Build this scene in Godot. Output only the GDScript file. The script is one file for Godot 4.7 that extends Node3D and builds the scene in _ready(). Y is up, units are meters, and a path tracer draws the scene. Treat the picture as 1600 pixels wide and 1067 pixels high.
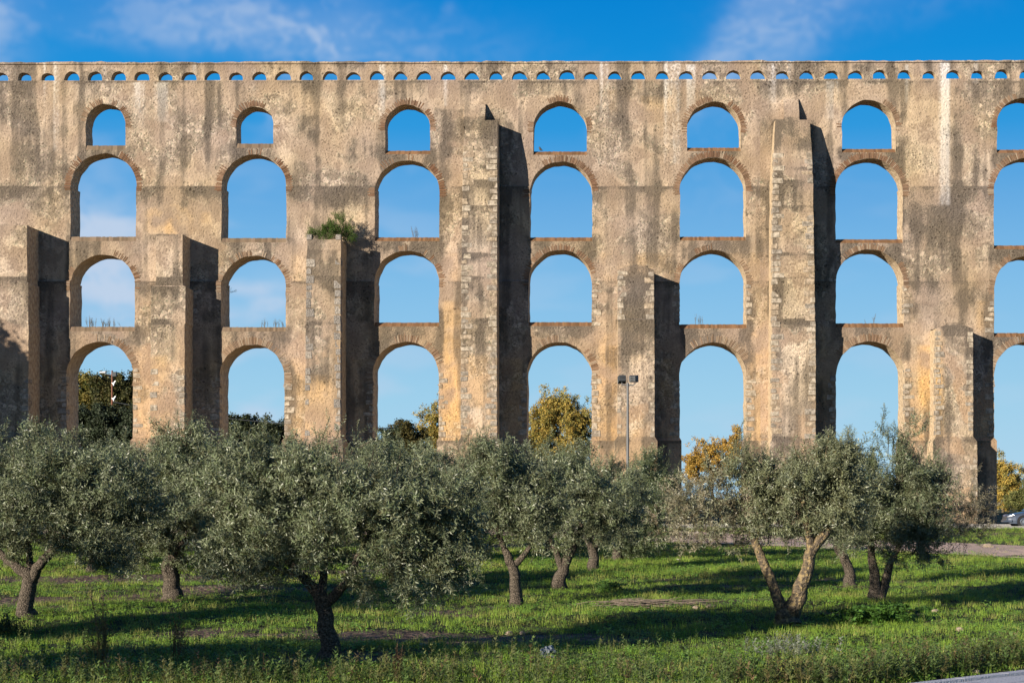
extends Node3D
# A tall four-storey aqueduct behind an olive grove. Metres, y up; the eye stands at (0, 2.2, 0) and looks along -z.

const EYE := 2.2
const WALL := 100.0      # distance of the upper wall face

var M := {}              # materials
var used := {}           # names that are taken
var rng := RandomNumberGenerator.new()
var nz := FastNoiseLite.new()
var nsoil := FastNoiseLite.new()
var aq: Node3D
var sprigs := {}
var total_copies := 0

# ---------------------------------------------------------------- measuring: photo pixel + distance -> metres
func at(px: float, py: float, d: float) -> Vector3:
	return Vector3((px - 940.0) * d / 2500.0, EYE + (780.0 - py) * d / 2500.0, -d)

func wx(px: float) -> float: return (px - 940.0) / 25.0
func wy(py: float) -> float: return EYE + (780.0 - py) / 25.0

# ---------------------------------------------------------------- mesh helper
class MB:
	var v := PackedVector3Array()
	var n := PackedVector3Array()
	var u := PackedVector2Array()
	var c := PackedColorArray()
	var colored := false
	var mapped := false
	func tri(a: Vector3, b: Vector3, d: Vector3, na: Vector3, nb: Vector3, nd: Vector3, col := Color.WHITE) -> void:
		# given counter-clockwise as seen from outside; stored clockwise
		v.append(a); v.append(d); v.append(b)
		n.append(na); n.append(nd); n.append(nb)
		if colored:
			c.append(col); c.append(col); c.append(col)
	func flat(a: Vector3, b: Vector3, d: Vector3, col := Color.WHITE) -> void:
		var k := (b - a).cross(d - a).normalized()
		tri(a, b, d, k, k, k, col)
	func quad(a: Vector3, b: Vector3, d: Vector3, e: Vector3, col := Color.WHITE) -> void:
		var k := (b - a).cross(e - a)
		if k.length_squared() < 1e-14:
			k = (d - b).cross(e - b)
		k = k.normalized()
		tri(a, b, d, k, k, k, col)
		tri(a, d, e, k, k, k, col)
	func box(lo: Vector3, hi: Vector3, col := Color.WHITE) -> void:
		var p := [Vector3(lo.x, lo.y, lo.z), Vector3(hi.x, lo.y, lo.z), Vector3(hi.x, hi.y, lo.z), Vector3(lo.x, hi.y, lo.z), Vector3(lo.x, lo.y, hi.z), Vector3(hi.x, lo.y, hi.z), Vector3(hi.x, hi.y, hi.z), Vector3(lo.x, hi.y, hi.z)]
		hexa(p, col)
	func hexa(p: Array, col := Color.WHITE) -> void:
		quad(p[4], p[5], p[6], p[7], col)
		quad(p[1], p[0], p[3], p[2], col)
		quad(p[0], p[4], p[7], p[3], col)
		quad(p[5], p[1], p[2], p[6], col)
		quad(p[7], p[6], p[2], p[3], col)
		quad(p[0], p[1], p[5], p[4], col)
	func tube(pts: Array, rad: Array, sides := 6, col := Color.WHITE, rough := 0.0, noise: FastNoiseLite = null) -> void:
		var rings := []
		var last := pts.size() - 1
		var side := Vector3.RIGHT
		for i in pts.size():
			var dir: Vector3 = (pts[mini(i + 1, last)] - pts[maxi(i - 1, 0)])
			dir = dir.normalized() if dir.length_squared() > 1e-12 else Vector3.UP
			side = (side - dir * side.dot(dir))
			if side.length_squared() < 1e-6:
				side = dir.cross(Vector3.FORWARD)
			side = side.normalized()
			var up := dir.cross(side)
			var ring := []
			for k in sides:
				var a := TAU * k / sides
				var o := side * cos(a) + up * sin(a)
				var r: float = rad[i]
				if noise:
					var q: Vector3 = pts[i] + o * r
					r *= 1.0 + rough * noise.get_noise_3d(q.x * 26.0, q.y * 9.0, q.z * 26.0)
				ring.append([pts[i] + o * r, o])
			rings.append(ring)
		for i in last:
			for k in sides:
				var a = rings[i][k]; var b = rings[i][(k + 1) % sides]; var d = rings[i + 1][(k + 1) % sides]; var e = rings[i + 1][k]
				tri(a[0], b[0], d[0], a[1], b[1], d[1], col)
				tri(a[0], d[0], e[0], a[1], d[1], e[1], col)
		for k in range(1, sides - 1):
			flat(rings[last][0][0], rings[last][k][0], rings[last][k + 1][0], col)
	func mesh() -> ArrayMesh:
		var arr := []
		arr.resize(Mesh.ARRAY_MAX)
		arr[Mesh.ARRAY_VERTEX] = v
		arr[Mesh.ARRAY_NORMAL] = n
		if mapped:
			# the wall's own survey: stains are laid on the masonry by where they stand on it
			u.resize(v.size())
			for i in v.size():
				var p := v[i]
				var k := n[i].abs()
				var q := Vector2(p.x * 25.0 + 1100.0, (2.2 - p.y) * 25.0 + 700.0)
				if k.x > 0.7: q.x += (-100.0 - p.z) * 25.0
				elif k.y > 0.7: q.y += (-100.0 - p.z) * 25.0
				u[i] = Vector2(q.x / 2048.0, q.y / 768.0)
			arr[Mesh.ARRAY_TEX_UV] = u
		if colored:
			arr[Mesh.ARRAY_COLOR] = c
		var m := ArrayMesh.new()
		m.add_surface_from_arrays(Mesh.PRIMITIVE_TRIANGLES, arr)
		return m

func new_mb(colored := false, mapped := false) -> MB:
	var b := MB.new()
	b.colored = colored
	b.mapped = mapped
	return b

# ---------------------------------------------------------------- naming
func numbered(called: String) -> String:
	var k: int = used.get(called, -1) + 1
	used[called] = k
	return called if k == 0 else "%s_%03d" % [called, k]

func tag(o: Node3D, label: String, category: String, group := "", kind := "") -> void:
	if label: o.set_meta("label", label)
	if category: o.set_meta("category", category)
	if group: o.set_meta("group", group)
	if kind: o.set_meta("kind", kind)

func thing(called: String, label: String, category: String, base: Vector3, group := "") -> Node3D:
	var o := Node3D.new()
	o.name = numbered(called)
	o.position = base
	add_child(o)
	tag(o, label, category, group)
	return o

# a part whose mesh is in world metres; own is the position of the thing (zero for sub-parts)
func part(parent: Node3D, called: String, mesh: Mesh, mat: Material, off := Vector3.ZERO) -> MeshInstance3D:
	var o := MeshInstance3D.new()
	o.name = called
	o.mesh = mesh
	o.material_override = mat
	o.position = off
	parent.add_child(o, true)
	return o

func setting(called: String, mesh: Mesh, mat: Material, label := "") -> MeshInstance3D:
	var o := MeshInstance3D.new()
	o.name = numbered(called)
	o.mesh = mesh
	o.material_override = mat
	add_child(o)
	tag(o, label, "", "", "structure")
	return o

func many(parent: Node3D, called: String, mesh: Mesh, mat: Material, xf: Array, cols: Array, off := Vector3.ZERO) -> MultiMeshInstance3D:
	var mm := MultiMesh.new()
	mm.transform_format = MultiMesh.TRANSFORM_3D
	mm.use_colors = not cols.is_empty()
	mm.mesh = mesh
	mm.instance_count = xf.size()
	for i in xf.size():
		mm.set_instance_transform(i, xf[i])
		if not cols.is_empty():
			mm.set_instance_color(i, cols[i])
	total_copies += xf.size()
	var o := MultiMeshInstance3D.new()
	o.name = called if parent != self else numbered(called)
	o.multimesh = mm
	o.material_override = mat
	o.position = off
	o.set_meta("kind", "stuff")
	parent.add_child(o, true)
	return o

# ---------------------------------------------------------------- materials
func srgb(r: float, g: float, b: float) -> Color:
	return Color(r, g, b).linear_to_srgb()

func plain(r: float, g: float, b: float, rough := 0.9, metal := 0.0) -> StandardMaterial3D:
	var m := StandardMaterial3D.new()
	m.albedo_color = srgb(r, g, b)
	m.roughness = rough
	m.metallic = metal
	m.metallic_specular = 0.35
	return m

func noise_tex(a: Color, b: Color, freq: float, oct := 4, sd := 1, mid := Color(0, 0, 0, 0)) -> NoiseTexture2D:
	var f := FastNoiseLite.new()
	f.seed = sd
	f.frequency = freq
	f.fractal_octaves = oct
	var t := NoiseTexture2D.new()
	t.width = 256; t.height = 256; t.seamless = true
	t.noise = f
	var g := Gradient.new()
	g.set_color(0, a); g.set_color(1, b)
	g.set_offset(0, 0.22); g.set_offset(1, 0.78)
	if mid.a > 0.0: g.add_point(0.5, mid)
	t.color_ramp = g
	return t

func grained(a: Color, b: Color, scale: float, freq: float, relief := 0.0, rough := 0.9, sd := 1, mid := Color(0, 0, 0, 0)) -> StandardMaterial3D:
	var m := StandardMaterial3D.new()
	m.albedo_texture = noise_tex(a, b, freq, 5, sd, mid)
	m.uv1_triplanar = true
	m.uv1_world_triplanar = true
	m.uv1_scale = Vector3.ONE * scale
	m.roughness = rough
	m.metallic_specular = 0.3
	if relief > 0.0:
		m.heightmap_enabled = true
		m.heightmap_scale = relief
		m.heightmap_texture = noise_tex(Color.BLACK, Color.WHITE, freq * 1.3, 5, sd + 7)
	return m

func leafy(rough := 0.5, back := 0.3, spec := 0.4) -> StandardMaterial3D:
	var m := StandardMaterial3D.new()
	m.vertex_color_use_as_albedo = true
	m.roughness = rough
	m.metallic_specular = spec
	m.cull_mode = BaseMaterial3D.CULL_DISABLED
	if back > 0.0:
		m.backlight_enabled = true
		m.backlight = Color(back, back, back * 0.7).linear_to_srgb()
	return m

func noise_bytes(w: int, h: int, freq: float, sd: int, oct := 4, cell := -1) -> PackedByteArray:
	var f := FastNoiseLite.new()
	f.seed = sd
	f.frequency = freq
	f.fractal_octaves = oct
	if cell >= 0:
		f.noise_type = FastNoiseLite.TYPE_CELLULAR
		f.cellular_return_type = cell
		f.fractal_type = FastNoiseLite.FRACTAL_NONE
		f.cellular_jitter = 1.0
		f.domain_warp_enabled = true
		f.domain_warp_amplitude = 9.0
		f.domain_warp_frequency = 0.06
	return f.get_image(w, h, false, false, true).get_data()

static func ss(a: float, b: float, x: float) -> float:
	var t := clampf((x - a) / (b - a), 0.0, 1.0)
	return t * t * (3.0 - 2.0 * t)

# ---------------------------------------------------------------- the weathered face of the aqueduct
var TW := 2048
var TH := 768
var t_big: PackedByteArray
var t_mid: PackedByteArray
var t_fine: PackedByteArray
var t_cell: PackedByteArray
var t_tone: PackedByteArray
var t_run: PackedByteArray
var t_rag: PackedByteArray
var t_speck: PackedByteArray
var t_big2: PackedByteArray
var s_lime := PackedFloat32Array()
var s_soot := PackedFloat32Array()
var s_ochre := PackedFloat32Array()
var s_pale := PackedFloat32Array()
var s_bare := PackedFloat32Array()
var rows_out := []
var rows_h := []
var gamma := PackedByteArray()

func stain(map: PackedFloat32Array, x0: float, x1: float, y0: float, y1: float, amt: float, soft := 8.0, fade := 0.0) -> PackedFloat32Array:
	# a soft-edged patch in survey units (1/25 m); fade > 0: it dies away downwards over that many units
	var a := maxi(0, int(x0 - soft) + 160); var b := mini(TW - 1, int(x1 + soft) + 160)
	var c := maxi(0, int(y0 - soft) - 80); var d := mini(TH - 1, int(y1 + soft) - 80)
	for y in range(c, d + 1):
		var py := y + 80.0
		var fy := ss(y0 - soft * 0.5, y0 + soft * 0.5, py) * (1.0 - ss(y1 - soft, y1 + soft, py))
		if fade > 0.0: fy *= exp(-maxf(0.0, py - y0) / fade)
		for x in range(a, b + 1):
			var px := x - 160.0
			var fx := ss(x0 - soft, x0 + soft, px) * (1.0 - ss(x1 - soft, x1 + soft, px))
			var k := y * TW + x
			map[k] = map[k] + amt * fx * fy
	return map

func wall_row(y: int) -> void:
	var out := PackedByteArray(); out.resize(TW * 3)
	var hh := PackedByteArray(); hh.resize(TW)
	var py := y + 80.0
	var low := ss(470.0, 640.0, py)
	for x in TW:
		var k := y * TW + x
		var big := t_big[k] / 255.0
		var big2 := t_big2[k] / 255.0
		var mid := t_mid[k] / 255.0
		var fine := t_fine[k] / 255.0
		var cell := t_cell[k] / 255.0
		var tone := t_tone[k] / 255.0
		var run := t_run[k] / 255.0
		var rag := t_rag[k] / 255.0
		var speck := t_speck[k] / 255.0
		# lime plaster: grey-tan where old, cream where a skin of it is left, warmer low down
		var w := clampf(ss(0.30, 0.72, mid * 0.35 + big * 0.35 + run * 0.30), 0.0, 1.0) * 0.55 + 0.45 * ss(0.47, 0.545, rag)
		var r := lerpf(0.170, 0.315, w); var g := lerpf(0.128, 0.248, w); var b := lerpf(0.092, 0.176, w)
		r = lerpf(r, r * 1.13, low); g = lerpf(g, g * 1.05, low); b = lerpf(b, b * 0.94, low)
		# rubble showing through worn plaster
		var bare := clampf(ss(0.50, 0.57, big2 * 0.55 + rag * 0.45) * 0.9 + s_bare[k] * ss(0.33, 0.46, rag), 0.0, 1.0)
		var stone := 0.50 + 0.70 * tone + 0.25 * ss(0.72, 0.85, tone)
		var joint := ss(0.55, 0.95, cell) * ss(0.3, 0.6, fine)
		var rr := lerpf(stone * 0.25, 0.10, joint * 0.95)
		var rg := lerpf(stone * 0.20, 0.074, joint * 0.8)
		var rb := lerpf(stone * (0.155 - 0.02 * fine), 0.052, joint * 0.8)
		r = lerpf(r, rr, bare); g = lerpf(g, rg, bare); b = lerpf(b, rb, bare)
		# ochre wash
		var o := clampf(s_ochre[k] * ss(0.28, 0.62, mid * 0.4 + rag * 0.6) * 0.66, 0.0, 0.85)
		r = lerpf(r, 0.345, o); g = lerpf(g, 0.222, o); b = lerpf(b, 0.10, o)
		var pl := clampf(s_pale[k] * ss(0.36, 0.52, rag * 0.7 + fine * 0.3), 0.0, 0.9)
		r = lerpf(r, 0.37, pl); g = lerpf(g, 0.30, pl); b = lerpf(b, 0.215, pl)
		# lichen and soot, in blotches and in runs
		var soot := ss(0.50, 0.70, big * 0.34 + run * 0.44 + rag * 0.26) * 0.74 + s_soot[k] * (0.10 + 1.25 * ss(0.36, 0.60, rag * 0.55 + speck * 0.25 + run * 0.2))
		soot = clampf(soot * (0.6 + 0.8 * speck), 0.0, 0.86)
		r = lerpf(r, 0.062, soot); g = lerpf(g, 0.051, soot); b = lerpf(b, 0.039, soot)
		# lime runs
		var lime := clampf(s_lime[k] * (0.15 + 1.1 * ss(0.35, 0.65, run * 0.75 + fine * 0.25)), 0.0, 0.85)
		r = lerpf(r, 0.38, lime); g = lerpf(g, 0.355, lime); b = lerpf(b, 0.315, lime)
		# grit and pits
		var grit := 0.45 + 0.75 * ss(0.40, 0.60, big2 * 0.5 + mid * 0.5)
		var gr := 1.0 + grit * (0.44 * fine + 0.44 * speck - 0.44)
		var pit := ss(0.70, 0.80, tone) * ss(0.55, 0.25, cell) * ss(0.44, 0.54, rag) + ss(0.30, 0.20, speck) * 0.8
		gr *= 1.0 - 0.55 * grit * clampf(pit, 0.0, 1.0)
		gr *= 1.17
		var hue := (t_big2[(TH - 1 - y) * TW + (x + 700) % TW] / 255.0 - 0.5) * 1.6
		r *= gr * (1.0 + 0.03 * hue); g *= gr * 1.0; b *= gr * (0.985 - 0.15 * hue)
		out[x * 3] = gamma[clampi(int(r * 1023.0), 0, 1023)]
		out[x * 3 + 1] = gamma[clampi(int(g * 1023.0), 0, 1023)]
		out[x * 3 + 2] = gamma[clampi(int(b * 1023.0), 0, 1023)]
		var h := 0.25 + 0.26 * fine + 0.24 * speck + 0.14 * mid + 0.10 * ss(0.47, 0.545, rag) - bare * joint * 0.3 + bare * (tone - 0.5) * 0.25 - pit * 0.25
		hh[x] = clampi(int(h * 255.0), 0, 255)
	rows_out[y] = out
	rows_h[y] = hh

func wall_material() -> StandardMaterial3D:
	t_big = noise_bytes(TW, TH, 0.0042, 11, 4)
	t_big2 = noise_bytes(TW, TH, 0.0065, 15, 4)
	t_mid = noise_bytes(TW, TH, 0.022, 12, 4)
	t_fine = noise_bytes(TW, TH, 0.17, 13, 3)
	t_rag = noise_bytes(TW, TH, 0.013, 17, 7)
	t_speck = noise_bytes(TW, TH, 0.33, 18, 2)
	t_cell = noise_bytes(TW, TH, 0.17, 14, 1, FastNoiseLite.RETURN_DISTANCE2_DIV)
	t_tone = noise_bytes(TW, TH, 0.17, 14, 1, FastNoiseLite.RETURN_CELL_VALUE)
	var f := FastNoiseLite.new()
	f.seed = 31; f.frequency = 0.035; f.fractal_octaves = 4
	var im := f.get_image(TW, 40, false, false, true)
	im.resize(TW, TH, Image.INTERPOLATE_CUBIC)
	t_run = im.get_data()

	var n := TW * TH
	s_lime.resize(n); s_soot.resize(n); s_ochre.resize(n); s_pale.resize(n); s_bare.resize(n)
	# lime runs under the leaking channel
	for q in [[66, 70, 97, 190, .7], [83, 90, 97, 235, .9], [205, 225, 128, 200, .55], [238, 262, 128, 190, .4], [392, 397, 105, 140, .5], [590, 601, 100, 185, .75], [650, 653, 105, 135, .5], [693, 699, 100, 165, .8], [800, 803, 100, 140, .5], [938, 950, 97, 185, .8], [1003, 1006, 100, 140, .4], [1038, 1062, 97, 255, .85], [1072, 1086, 100, 180, .6], [1098, 1112, 100, 135, .5], [1200, 1212, 98, 160, .6], [1232, 1236, 98, 135, .6], [1286, 1310, 126, 185, .4], [1415, 1420, 100, 160, .45], [1466, 1484, 97, 320, .95], [1520, 1528, 97, 130, .4], [160, 164, 100, 130, .4], [300, 305, 100, 130, .4], [1330, 1334, 100, 140, .4]]:
		s_lime = stain(s_lime, q[0], q[1], q[2], q[3], q[4], 3.0, (q[3] - q[2]) * 0.9)
	# dark runs and lichen
	for q in [[300, 306, 128, 230, .5], [318, 326, 128, 250, .75], [338, 346, 128, 245, .7], [372, 380, 100, 180, .4], [1058, 1066, 100, 175, .8], [1078, 1082, 126, 170, .6], [1098, 1104, 126, 165, .6], [966, 976, 126, 190, .45], [1490, 1506, 135, 300, .6], [1520, 1530, 130, 300, .55], [1470, 1476, 290, 420, .3], [1182, 1206, 130, 420, .42], [690, 722, 170, 300, .5], [455, 500, 180, 300, .3], [540, 590, 210, 300, .3], [1180, 1192, 330, 440, .4], [1412, 1550, 292, 380, .22], [1420, 1500, 300, 440, .25]]:
		s_soot = stain(s_soot, q[0], q[1], q[2], q[3], q[4], 5.0, 0.0)
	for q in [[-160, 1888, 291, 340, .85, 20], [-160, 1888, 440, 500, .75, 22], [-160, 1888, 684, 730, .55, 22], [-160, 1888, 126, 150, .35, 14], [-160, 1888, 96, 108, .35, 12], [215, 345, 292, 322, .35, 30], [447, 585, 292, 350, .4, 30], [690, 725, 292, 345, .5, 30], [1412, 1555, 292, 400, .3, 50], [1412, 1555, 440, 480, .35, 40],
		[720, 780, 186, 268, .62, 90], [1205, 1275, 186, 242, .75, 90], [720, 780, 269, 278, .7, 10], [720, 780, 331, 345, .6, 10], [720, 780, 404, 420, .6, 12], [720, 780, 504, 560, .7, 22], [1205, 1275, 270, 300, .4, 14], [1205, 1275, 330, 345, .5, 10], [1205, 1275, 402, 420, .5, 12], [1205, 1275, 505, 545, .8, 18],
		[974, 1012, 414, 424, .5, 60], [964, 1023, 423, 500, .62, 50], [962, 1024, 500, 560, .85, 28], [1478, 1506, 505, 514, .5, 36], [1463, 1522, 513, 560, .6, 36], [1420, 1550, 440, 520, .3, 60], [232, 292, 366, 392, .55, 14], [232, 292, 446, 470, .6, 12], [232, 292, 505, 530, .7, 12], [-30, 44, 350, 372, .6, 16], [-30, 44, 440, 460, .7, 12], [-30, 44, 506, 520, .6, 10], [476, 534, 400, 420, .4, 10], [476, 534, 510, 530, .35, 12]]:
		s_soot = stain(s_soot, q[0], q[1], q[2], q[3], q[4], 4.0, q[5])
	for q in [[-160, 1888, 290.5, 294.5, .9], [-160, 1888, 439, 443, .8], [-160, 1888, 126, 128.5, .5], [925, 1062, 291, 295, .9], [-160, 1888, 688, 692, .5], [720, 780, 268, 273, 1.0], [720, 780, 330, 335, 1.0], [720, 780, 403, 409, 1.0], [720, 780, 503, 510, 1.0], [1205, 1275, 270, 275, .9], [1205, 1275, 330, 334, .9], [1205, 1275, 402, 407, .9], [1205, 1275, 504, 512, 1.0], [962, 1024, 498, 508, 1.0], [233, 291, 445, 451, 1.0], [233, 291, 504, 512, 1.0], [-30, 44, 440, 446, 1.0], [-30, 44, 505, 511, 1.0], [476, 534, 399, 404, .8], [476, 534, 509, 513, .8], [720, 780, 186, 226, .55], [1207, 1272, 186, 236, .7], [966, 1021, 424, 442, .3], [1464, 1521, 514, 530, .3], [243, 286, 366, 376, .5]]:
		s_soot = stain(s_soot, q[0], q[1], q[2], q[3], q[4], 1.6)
	# the spandrels between the tiers stay grey
	for col in COLS:
		for k in 3:
			s_soot = stain(s_soot, col[k][0] - 8, col[k][1] + 8, col[k][3] - 2, col[k + 1][2] + (30 if k else 14), 0.62 if col[0][0] > 560 else 0.36, 6.0)
	# ochre wash, strongest on the lower piers
	for q in [[225, 300, 325, 362, .7], [258, 276, 318, 372, .8], [312, 330, 330, 350, .4], [690, 720, 470, 680, .8], [694, 721, 530, 680, .5], [930, 962, 520, 680, .55], [948, 963, 540, 690, .95], [1434, 1460, 540, 690, 1.0], [1436, 1462, 590, 640, .7], [1420, 1436, 440, 520, .3], [1525, 1550, 470, 520, .8], [1168, 1206, 520, 680, .55], [452, 476, 560, 680, .5], [486, 525, 590, 680, .8], [1290, 1306, 440, 500, .3], [1455, 1463, 520, 690, .5], [1100, 1200, 395, 440, .3], [212, 232, 540, 680, .65], [245, 275, 560, 680, .5], [735, 765, 560, 640, .55], [985, 1012, 560, 690, .45], [940, 1060, 395, 438, .45], [700, 722, 395, 440, .35], [1130, 1205, 440, 560, .25], [64, 100, 560, 690, .5], [300, 340, 560, 690, .4], [545, 580, 560, 690, .35], [785, 815, 560, 690, .6], [1278, 1290, 510, 680, .6], [1030, 1050, 560, 690, .5], [330, 350, 380, 420, .3], [560, 580, 320, 360, .3], [1000, 1050, 150, 190, .35], [950, 990, 140, 175, .3], [448, 470, 390, 440, .35]]:
		s_ochre = stain(s_ochre, q[0], q[1], q[2], q[3], q[4], 8.0)
	for q in [[1216, 1262, 530, 684, .8], [1236, 1260, 150, 170, .2], [735, 768, 280, 330, .55], [738, 766, 345, 400, .5], [1222, 1258, 415, 500, .55], [1228, 1262, 345, 400, .35], [735, 768, 640, 684, .6], [425, 465, 180, 260, .45], [470, 560, 140, 200, .3], [530, 580, 325, 370, .5], [620, 660, 140, 160, .3], [975, 1020, 560, 684, .45], [1536, 1552, 230, 400, .55], [0, 40, 372, 436, .5], [0, 40, 462, 505, .5], [245, 284, 392, 440, .35], [1478, 1516, 560, 684, .3], [1300, 1420, 130, 150, .3], [100, 220, 128, 160, .3], [850, 930, 128, 155, .25], [1420, 1520, 185, 285, .3], [1180, 1240, 128, 180, .25]]:
		s_pale = stain(s_pale, q[0], q[1], q[2], q[3], q[4], 9.0)
	for q in [[726, 775, 190, 268, .9], [726, 775, 505, 552, .8], [738, 765, 335, 360, .6], [1212, 1268, 190, 240, .5], [964, 1022, 500, 530, .8], [970, 1016, 430, 490, .5], [1466, 1520, 512, 560, .7], [1470, 1516, 600, 790, .7], [236, 288, 455, 570, .8], [480, 530, 380, 600, .75], [228, 290, 690, 720, .8], [940, 962, 690, 740, .7], [1168, 1204, 580, 740, .8], [690, 716, 690, 740, .7], [130, 240, 150, 250, .5], [20, 105, 200, 290, .5], [215, 232, 450, 560, .6], [450, 476, 440, 560, .5], [1120, 1180, 300, 420, .4], [1412, 1440, 440, 560, .5]]:
		s_bare = stain(s_bare, q[0], q[1], q[2], q[3], q[4], 5.0)
	gamma.resize(1024)
	for i in 1024:
		gamma[i] = int(Color(i / 1023.0, 0, 0).linear_to_srgb().r * 255.0 + 0.5)
	rows_out.resize(TH); rows_h.resize(TH)
	var job := WorkerThreadPool.add_group_task(wall_row, TH)
	WorkerThreadPool.wait_for_group_task_completion(job)
	var all := PackedByteArray(); var hs := PackedByteArray()
	for y in TH:
		all.append_array(rows_out[y]); hs.append_array(rows_h[y])
	rows_out.clear(); rows_h.clear()
	var m := StandardMaterial3D.new()
	m.albedo_texture = ImageTexture.create_from_image(Image.create_from_data(TW, TH, false, Image.FORMAT_RGB8, all))
	m.roughness = 0.95
	m.metallic_specular = 0.2
	m.heightmap_enabled = true
	m.heightmap_scale = 9.0
	m.heightmap_texture = ImageTexture.create_from_image(Image.create_from_data(TW, TH, false, Image.FORMAT_L8, hs))
	return m

# ---------------------------------------------------------------- survey of the openings: left, right, apex, sill of each of the four tiers, column by column
const COLS := [
	[[-100, -38, 163, 227], [-124, -22, 240, 370], [-124, -22, 398, 511], [-130, -26, 535, 840]],
	[[133, 195, 162.6, 227], [110, 212.5, 240, 370], [110, 211, 397.5, 511], [104.5, 208.7, 534.5, 840]],
	[[369, 426.5, 166, 224], [346, 447, 241.6, 372], [346, 447, 400, 511.5], [344, 445, 538.7, 840]],
	[[601.5, 672, 163.5, 233.7], [585.5, 686.6, 250, 370], [585.5, 686, 391.5, 503.6], [583, 686, 534.5, 840]],
	[[833.5, 917, 158.8, 235], [827.8, 925.6, 252.5, 370], [826, 925, 391, 503], [823.7, 925, 535, 840]],
	[[1074, 1157.6, 159, 229], [1062.7, 1165.6, 245.8, 369], [1062, 1166.5, 391, 506.5], [1062, 1166.5, 535.5, 840]],
	[[1316, 1400, 156, 231], [1306, 1411, 247.4, 373], [1306, 1411.7, 390, 505], [1306, 1413.6, 533.6, 840]],
	[[1558.6, 1642, 153, 232], [1553.5, 1657, 247, 382.5], [1553, 1657, 400.7, 520], [1553, 1660, 534.5, 840]],
	[[1800, 1884, 153, 232], [1796, 1900, 247, 382], [1796, 1900, 400, 520], [1796, 1902, 535, 840]]]
const EDGE_L := -185.0
const EDGE_R := 1962.0
const SILL_DROP := 7.0

func chip(p: Vector2) -> Vector2:
	return p + Vector2(nz.get_noise_2d(p.x * 40.0, p.y * 40.0), nz.get_noise_2d(p.x * 40.0 + 500.0, p.y * 40.0)) * 0.055

func opening(c: Array, tier: int) -> PackedVector2Array:
	var l := wx(c[0]); var r := wx(c[1])
	var rad := (r - l) / 2.0
	var cx := (l + r) / 2.0
	var spring := wy(c[2]) - rad
	var low := wy(c[3] + (SILL_DROP if tier < 3 else 0.0))
	var pts := PackedVector2Array()
	var steps := maxi(2, int((spring - low) / 0.35))
	for i in steps:
		var y := lerpf(low, spring, float(i) / steps)
		pts.append(chip(Vector2(r, y)) if i > 0 else Vector2(r, y))
	for i in 41:
		var a := PI * i / 40.0
		var p := Vector2(cx + cos(a) * rad, spring + sin(a) * rad)
		pts.append(chip(p))
	for i in range(steps - 1, -1, -1):
		var y := lerpf(low, spring, float(i) / steps)
		pts.append(chip(Vector2(l, y)) if i > 0 else Vector2(l, y))
	return pts

func wall_stage(b: MB, rv: MB, x0: float, x1: float, y0: float, y1: float, holes: Array, zf: float, zb: float, zf_above: float, y1b := INF) -> void:
	# masonry between two faces with the openings cut out of it; reveals on every cut edge, a sloped set-off on top
	if y1b == INF: y1b = y1
	var polys := [PackedVector2Array([Vector2(x0, y0), Vector2(x1, y0), Vector2(x1, y1b), Vector2(x0, y1)])]
	for h in holes:
		var next := []
		for p in polys:
			for q in Geometry2D.clip_polygons(p, h):
				next.append(q)
		polys = next
	for poly in polys:
		var p: PackedVector2Array = poly
		if Geometry2D.is_polygon_clockwise(p):
			p.reverse()
		var t := Geometry2D.triangulate_polygon(p)
		for i in range(0, t.size(), 3):
			var a := p[t[i]]; var c := p[t[i + 1]]; var d := p[t[i + 2]]
			if (c - a).cross(d - a) < 0.0:
				var s := c
				c = d
				d = s
			b.flat(Vector3(a.x, a.y, zf), Vector3(c.x, c.y, zf), Vector3(d.x, d.y, zf))
			b.flat(Vector3(a.x, a.y, zb), Vector3(d.x, d.y, zb), Vector3(c.x, c.y, zb))
		for i in p.size():
			var a := p[i]; var c := p[(i + 1) % p.size()]
			if (absf(a.x - x0) < 2e-3 and absf(c.x - x0) < 2e-3) or (absf(a.x - x1) < 2e-3 and absf(c.x - x1) < 2e-3) or (absf(a.y - y0) < 2e-3 and absf(c.y - y0) < 2e-3):
				continue
			var ta := lerpf(y1, y1b, (a.x - x0) / (x1 - x0)); var tc := lerpf(y1, y1b, (c.x - x0) / (x1 - x0))
			if absf(a.y - ta) < 2e-3 and absf(c.y - tc) < 2e-3:
				b.quad(Vector3(a.x, a.y, zf), Vector3(a.x, a.y + (zf - zf_above) * 0.8, zf_above - 0.02), Vector3(c.x, c.y + (zf - zf_above) * 0.8, zf_above - 0.02), Vector3(c.x, c.y, zf))
				b.quad(Vector3(a.x, a.y, zf_above - 0.02), Vector3(a.x, a.y, zb), Vector3(c.x, c.y, zb), Vector3(c.x, c.y, zf_above - 0.02))
				continue
			rv.quad(Vector3(a.x, a.y, zf), Vector3(a.x, a.y, zb), Vector3(c.x, c.y, zb), Vector3(c.x, c.y, zf))

const ZA := -100.0
const ZB := -99.92
const ZC := -99.8

func top_of(px: float) -> float: return 97.5 - 3.5 * px / 1600.0

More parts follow.
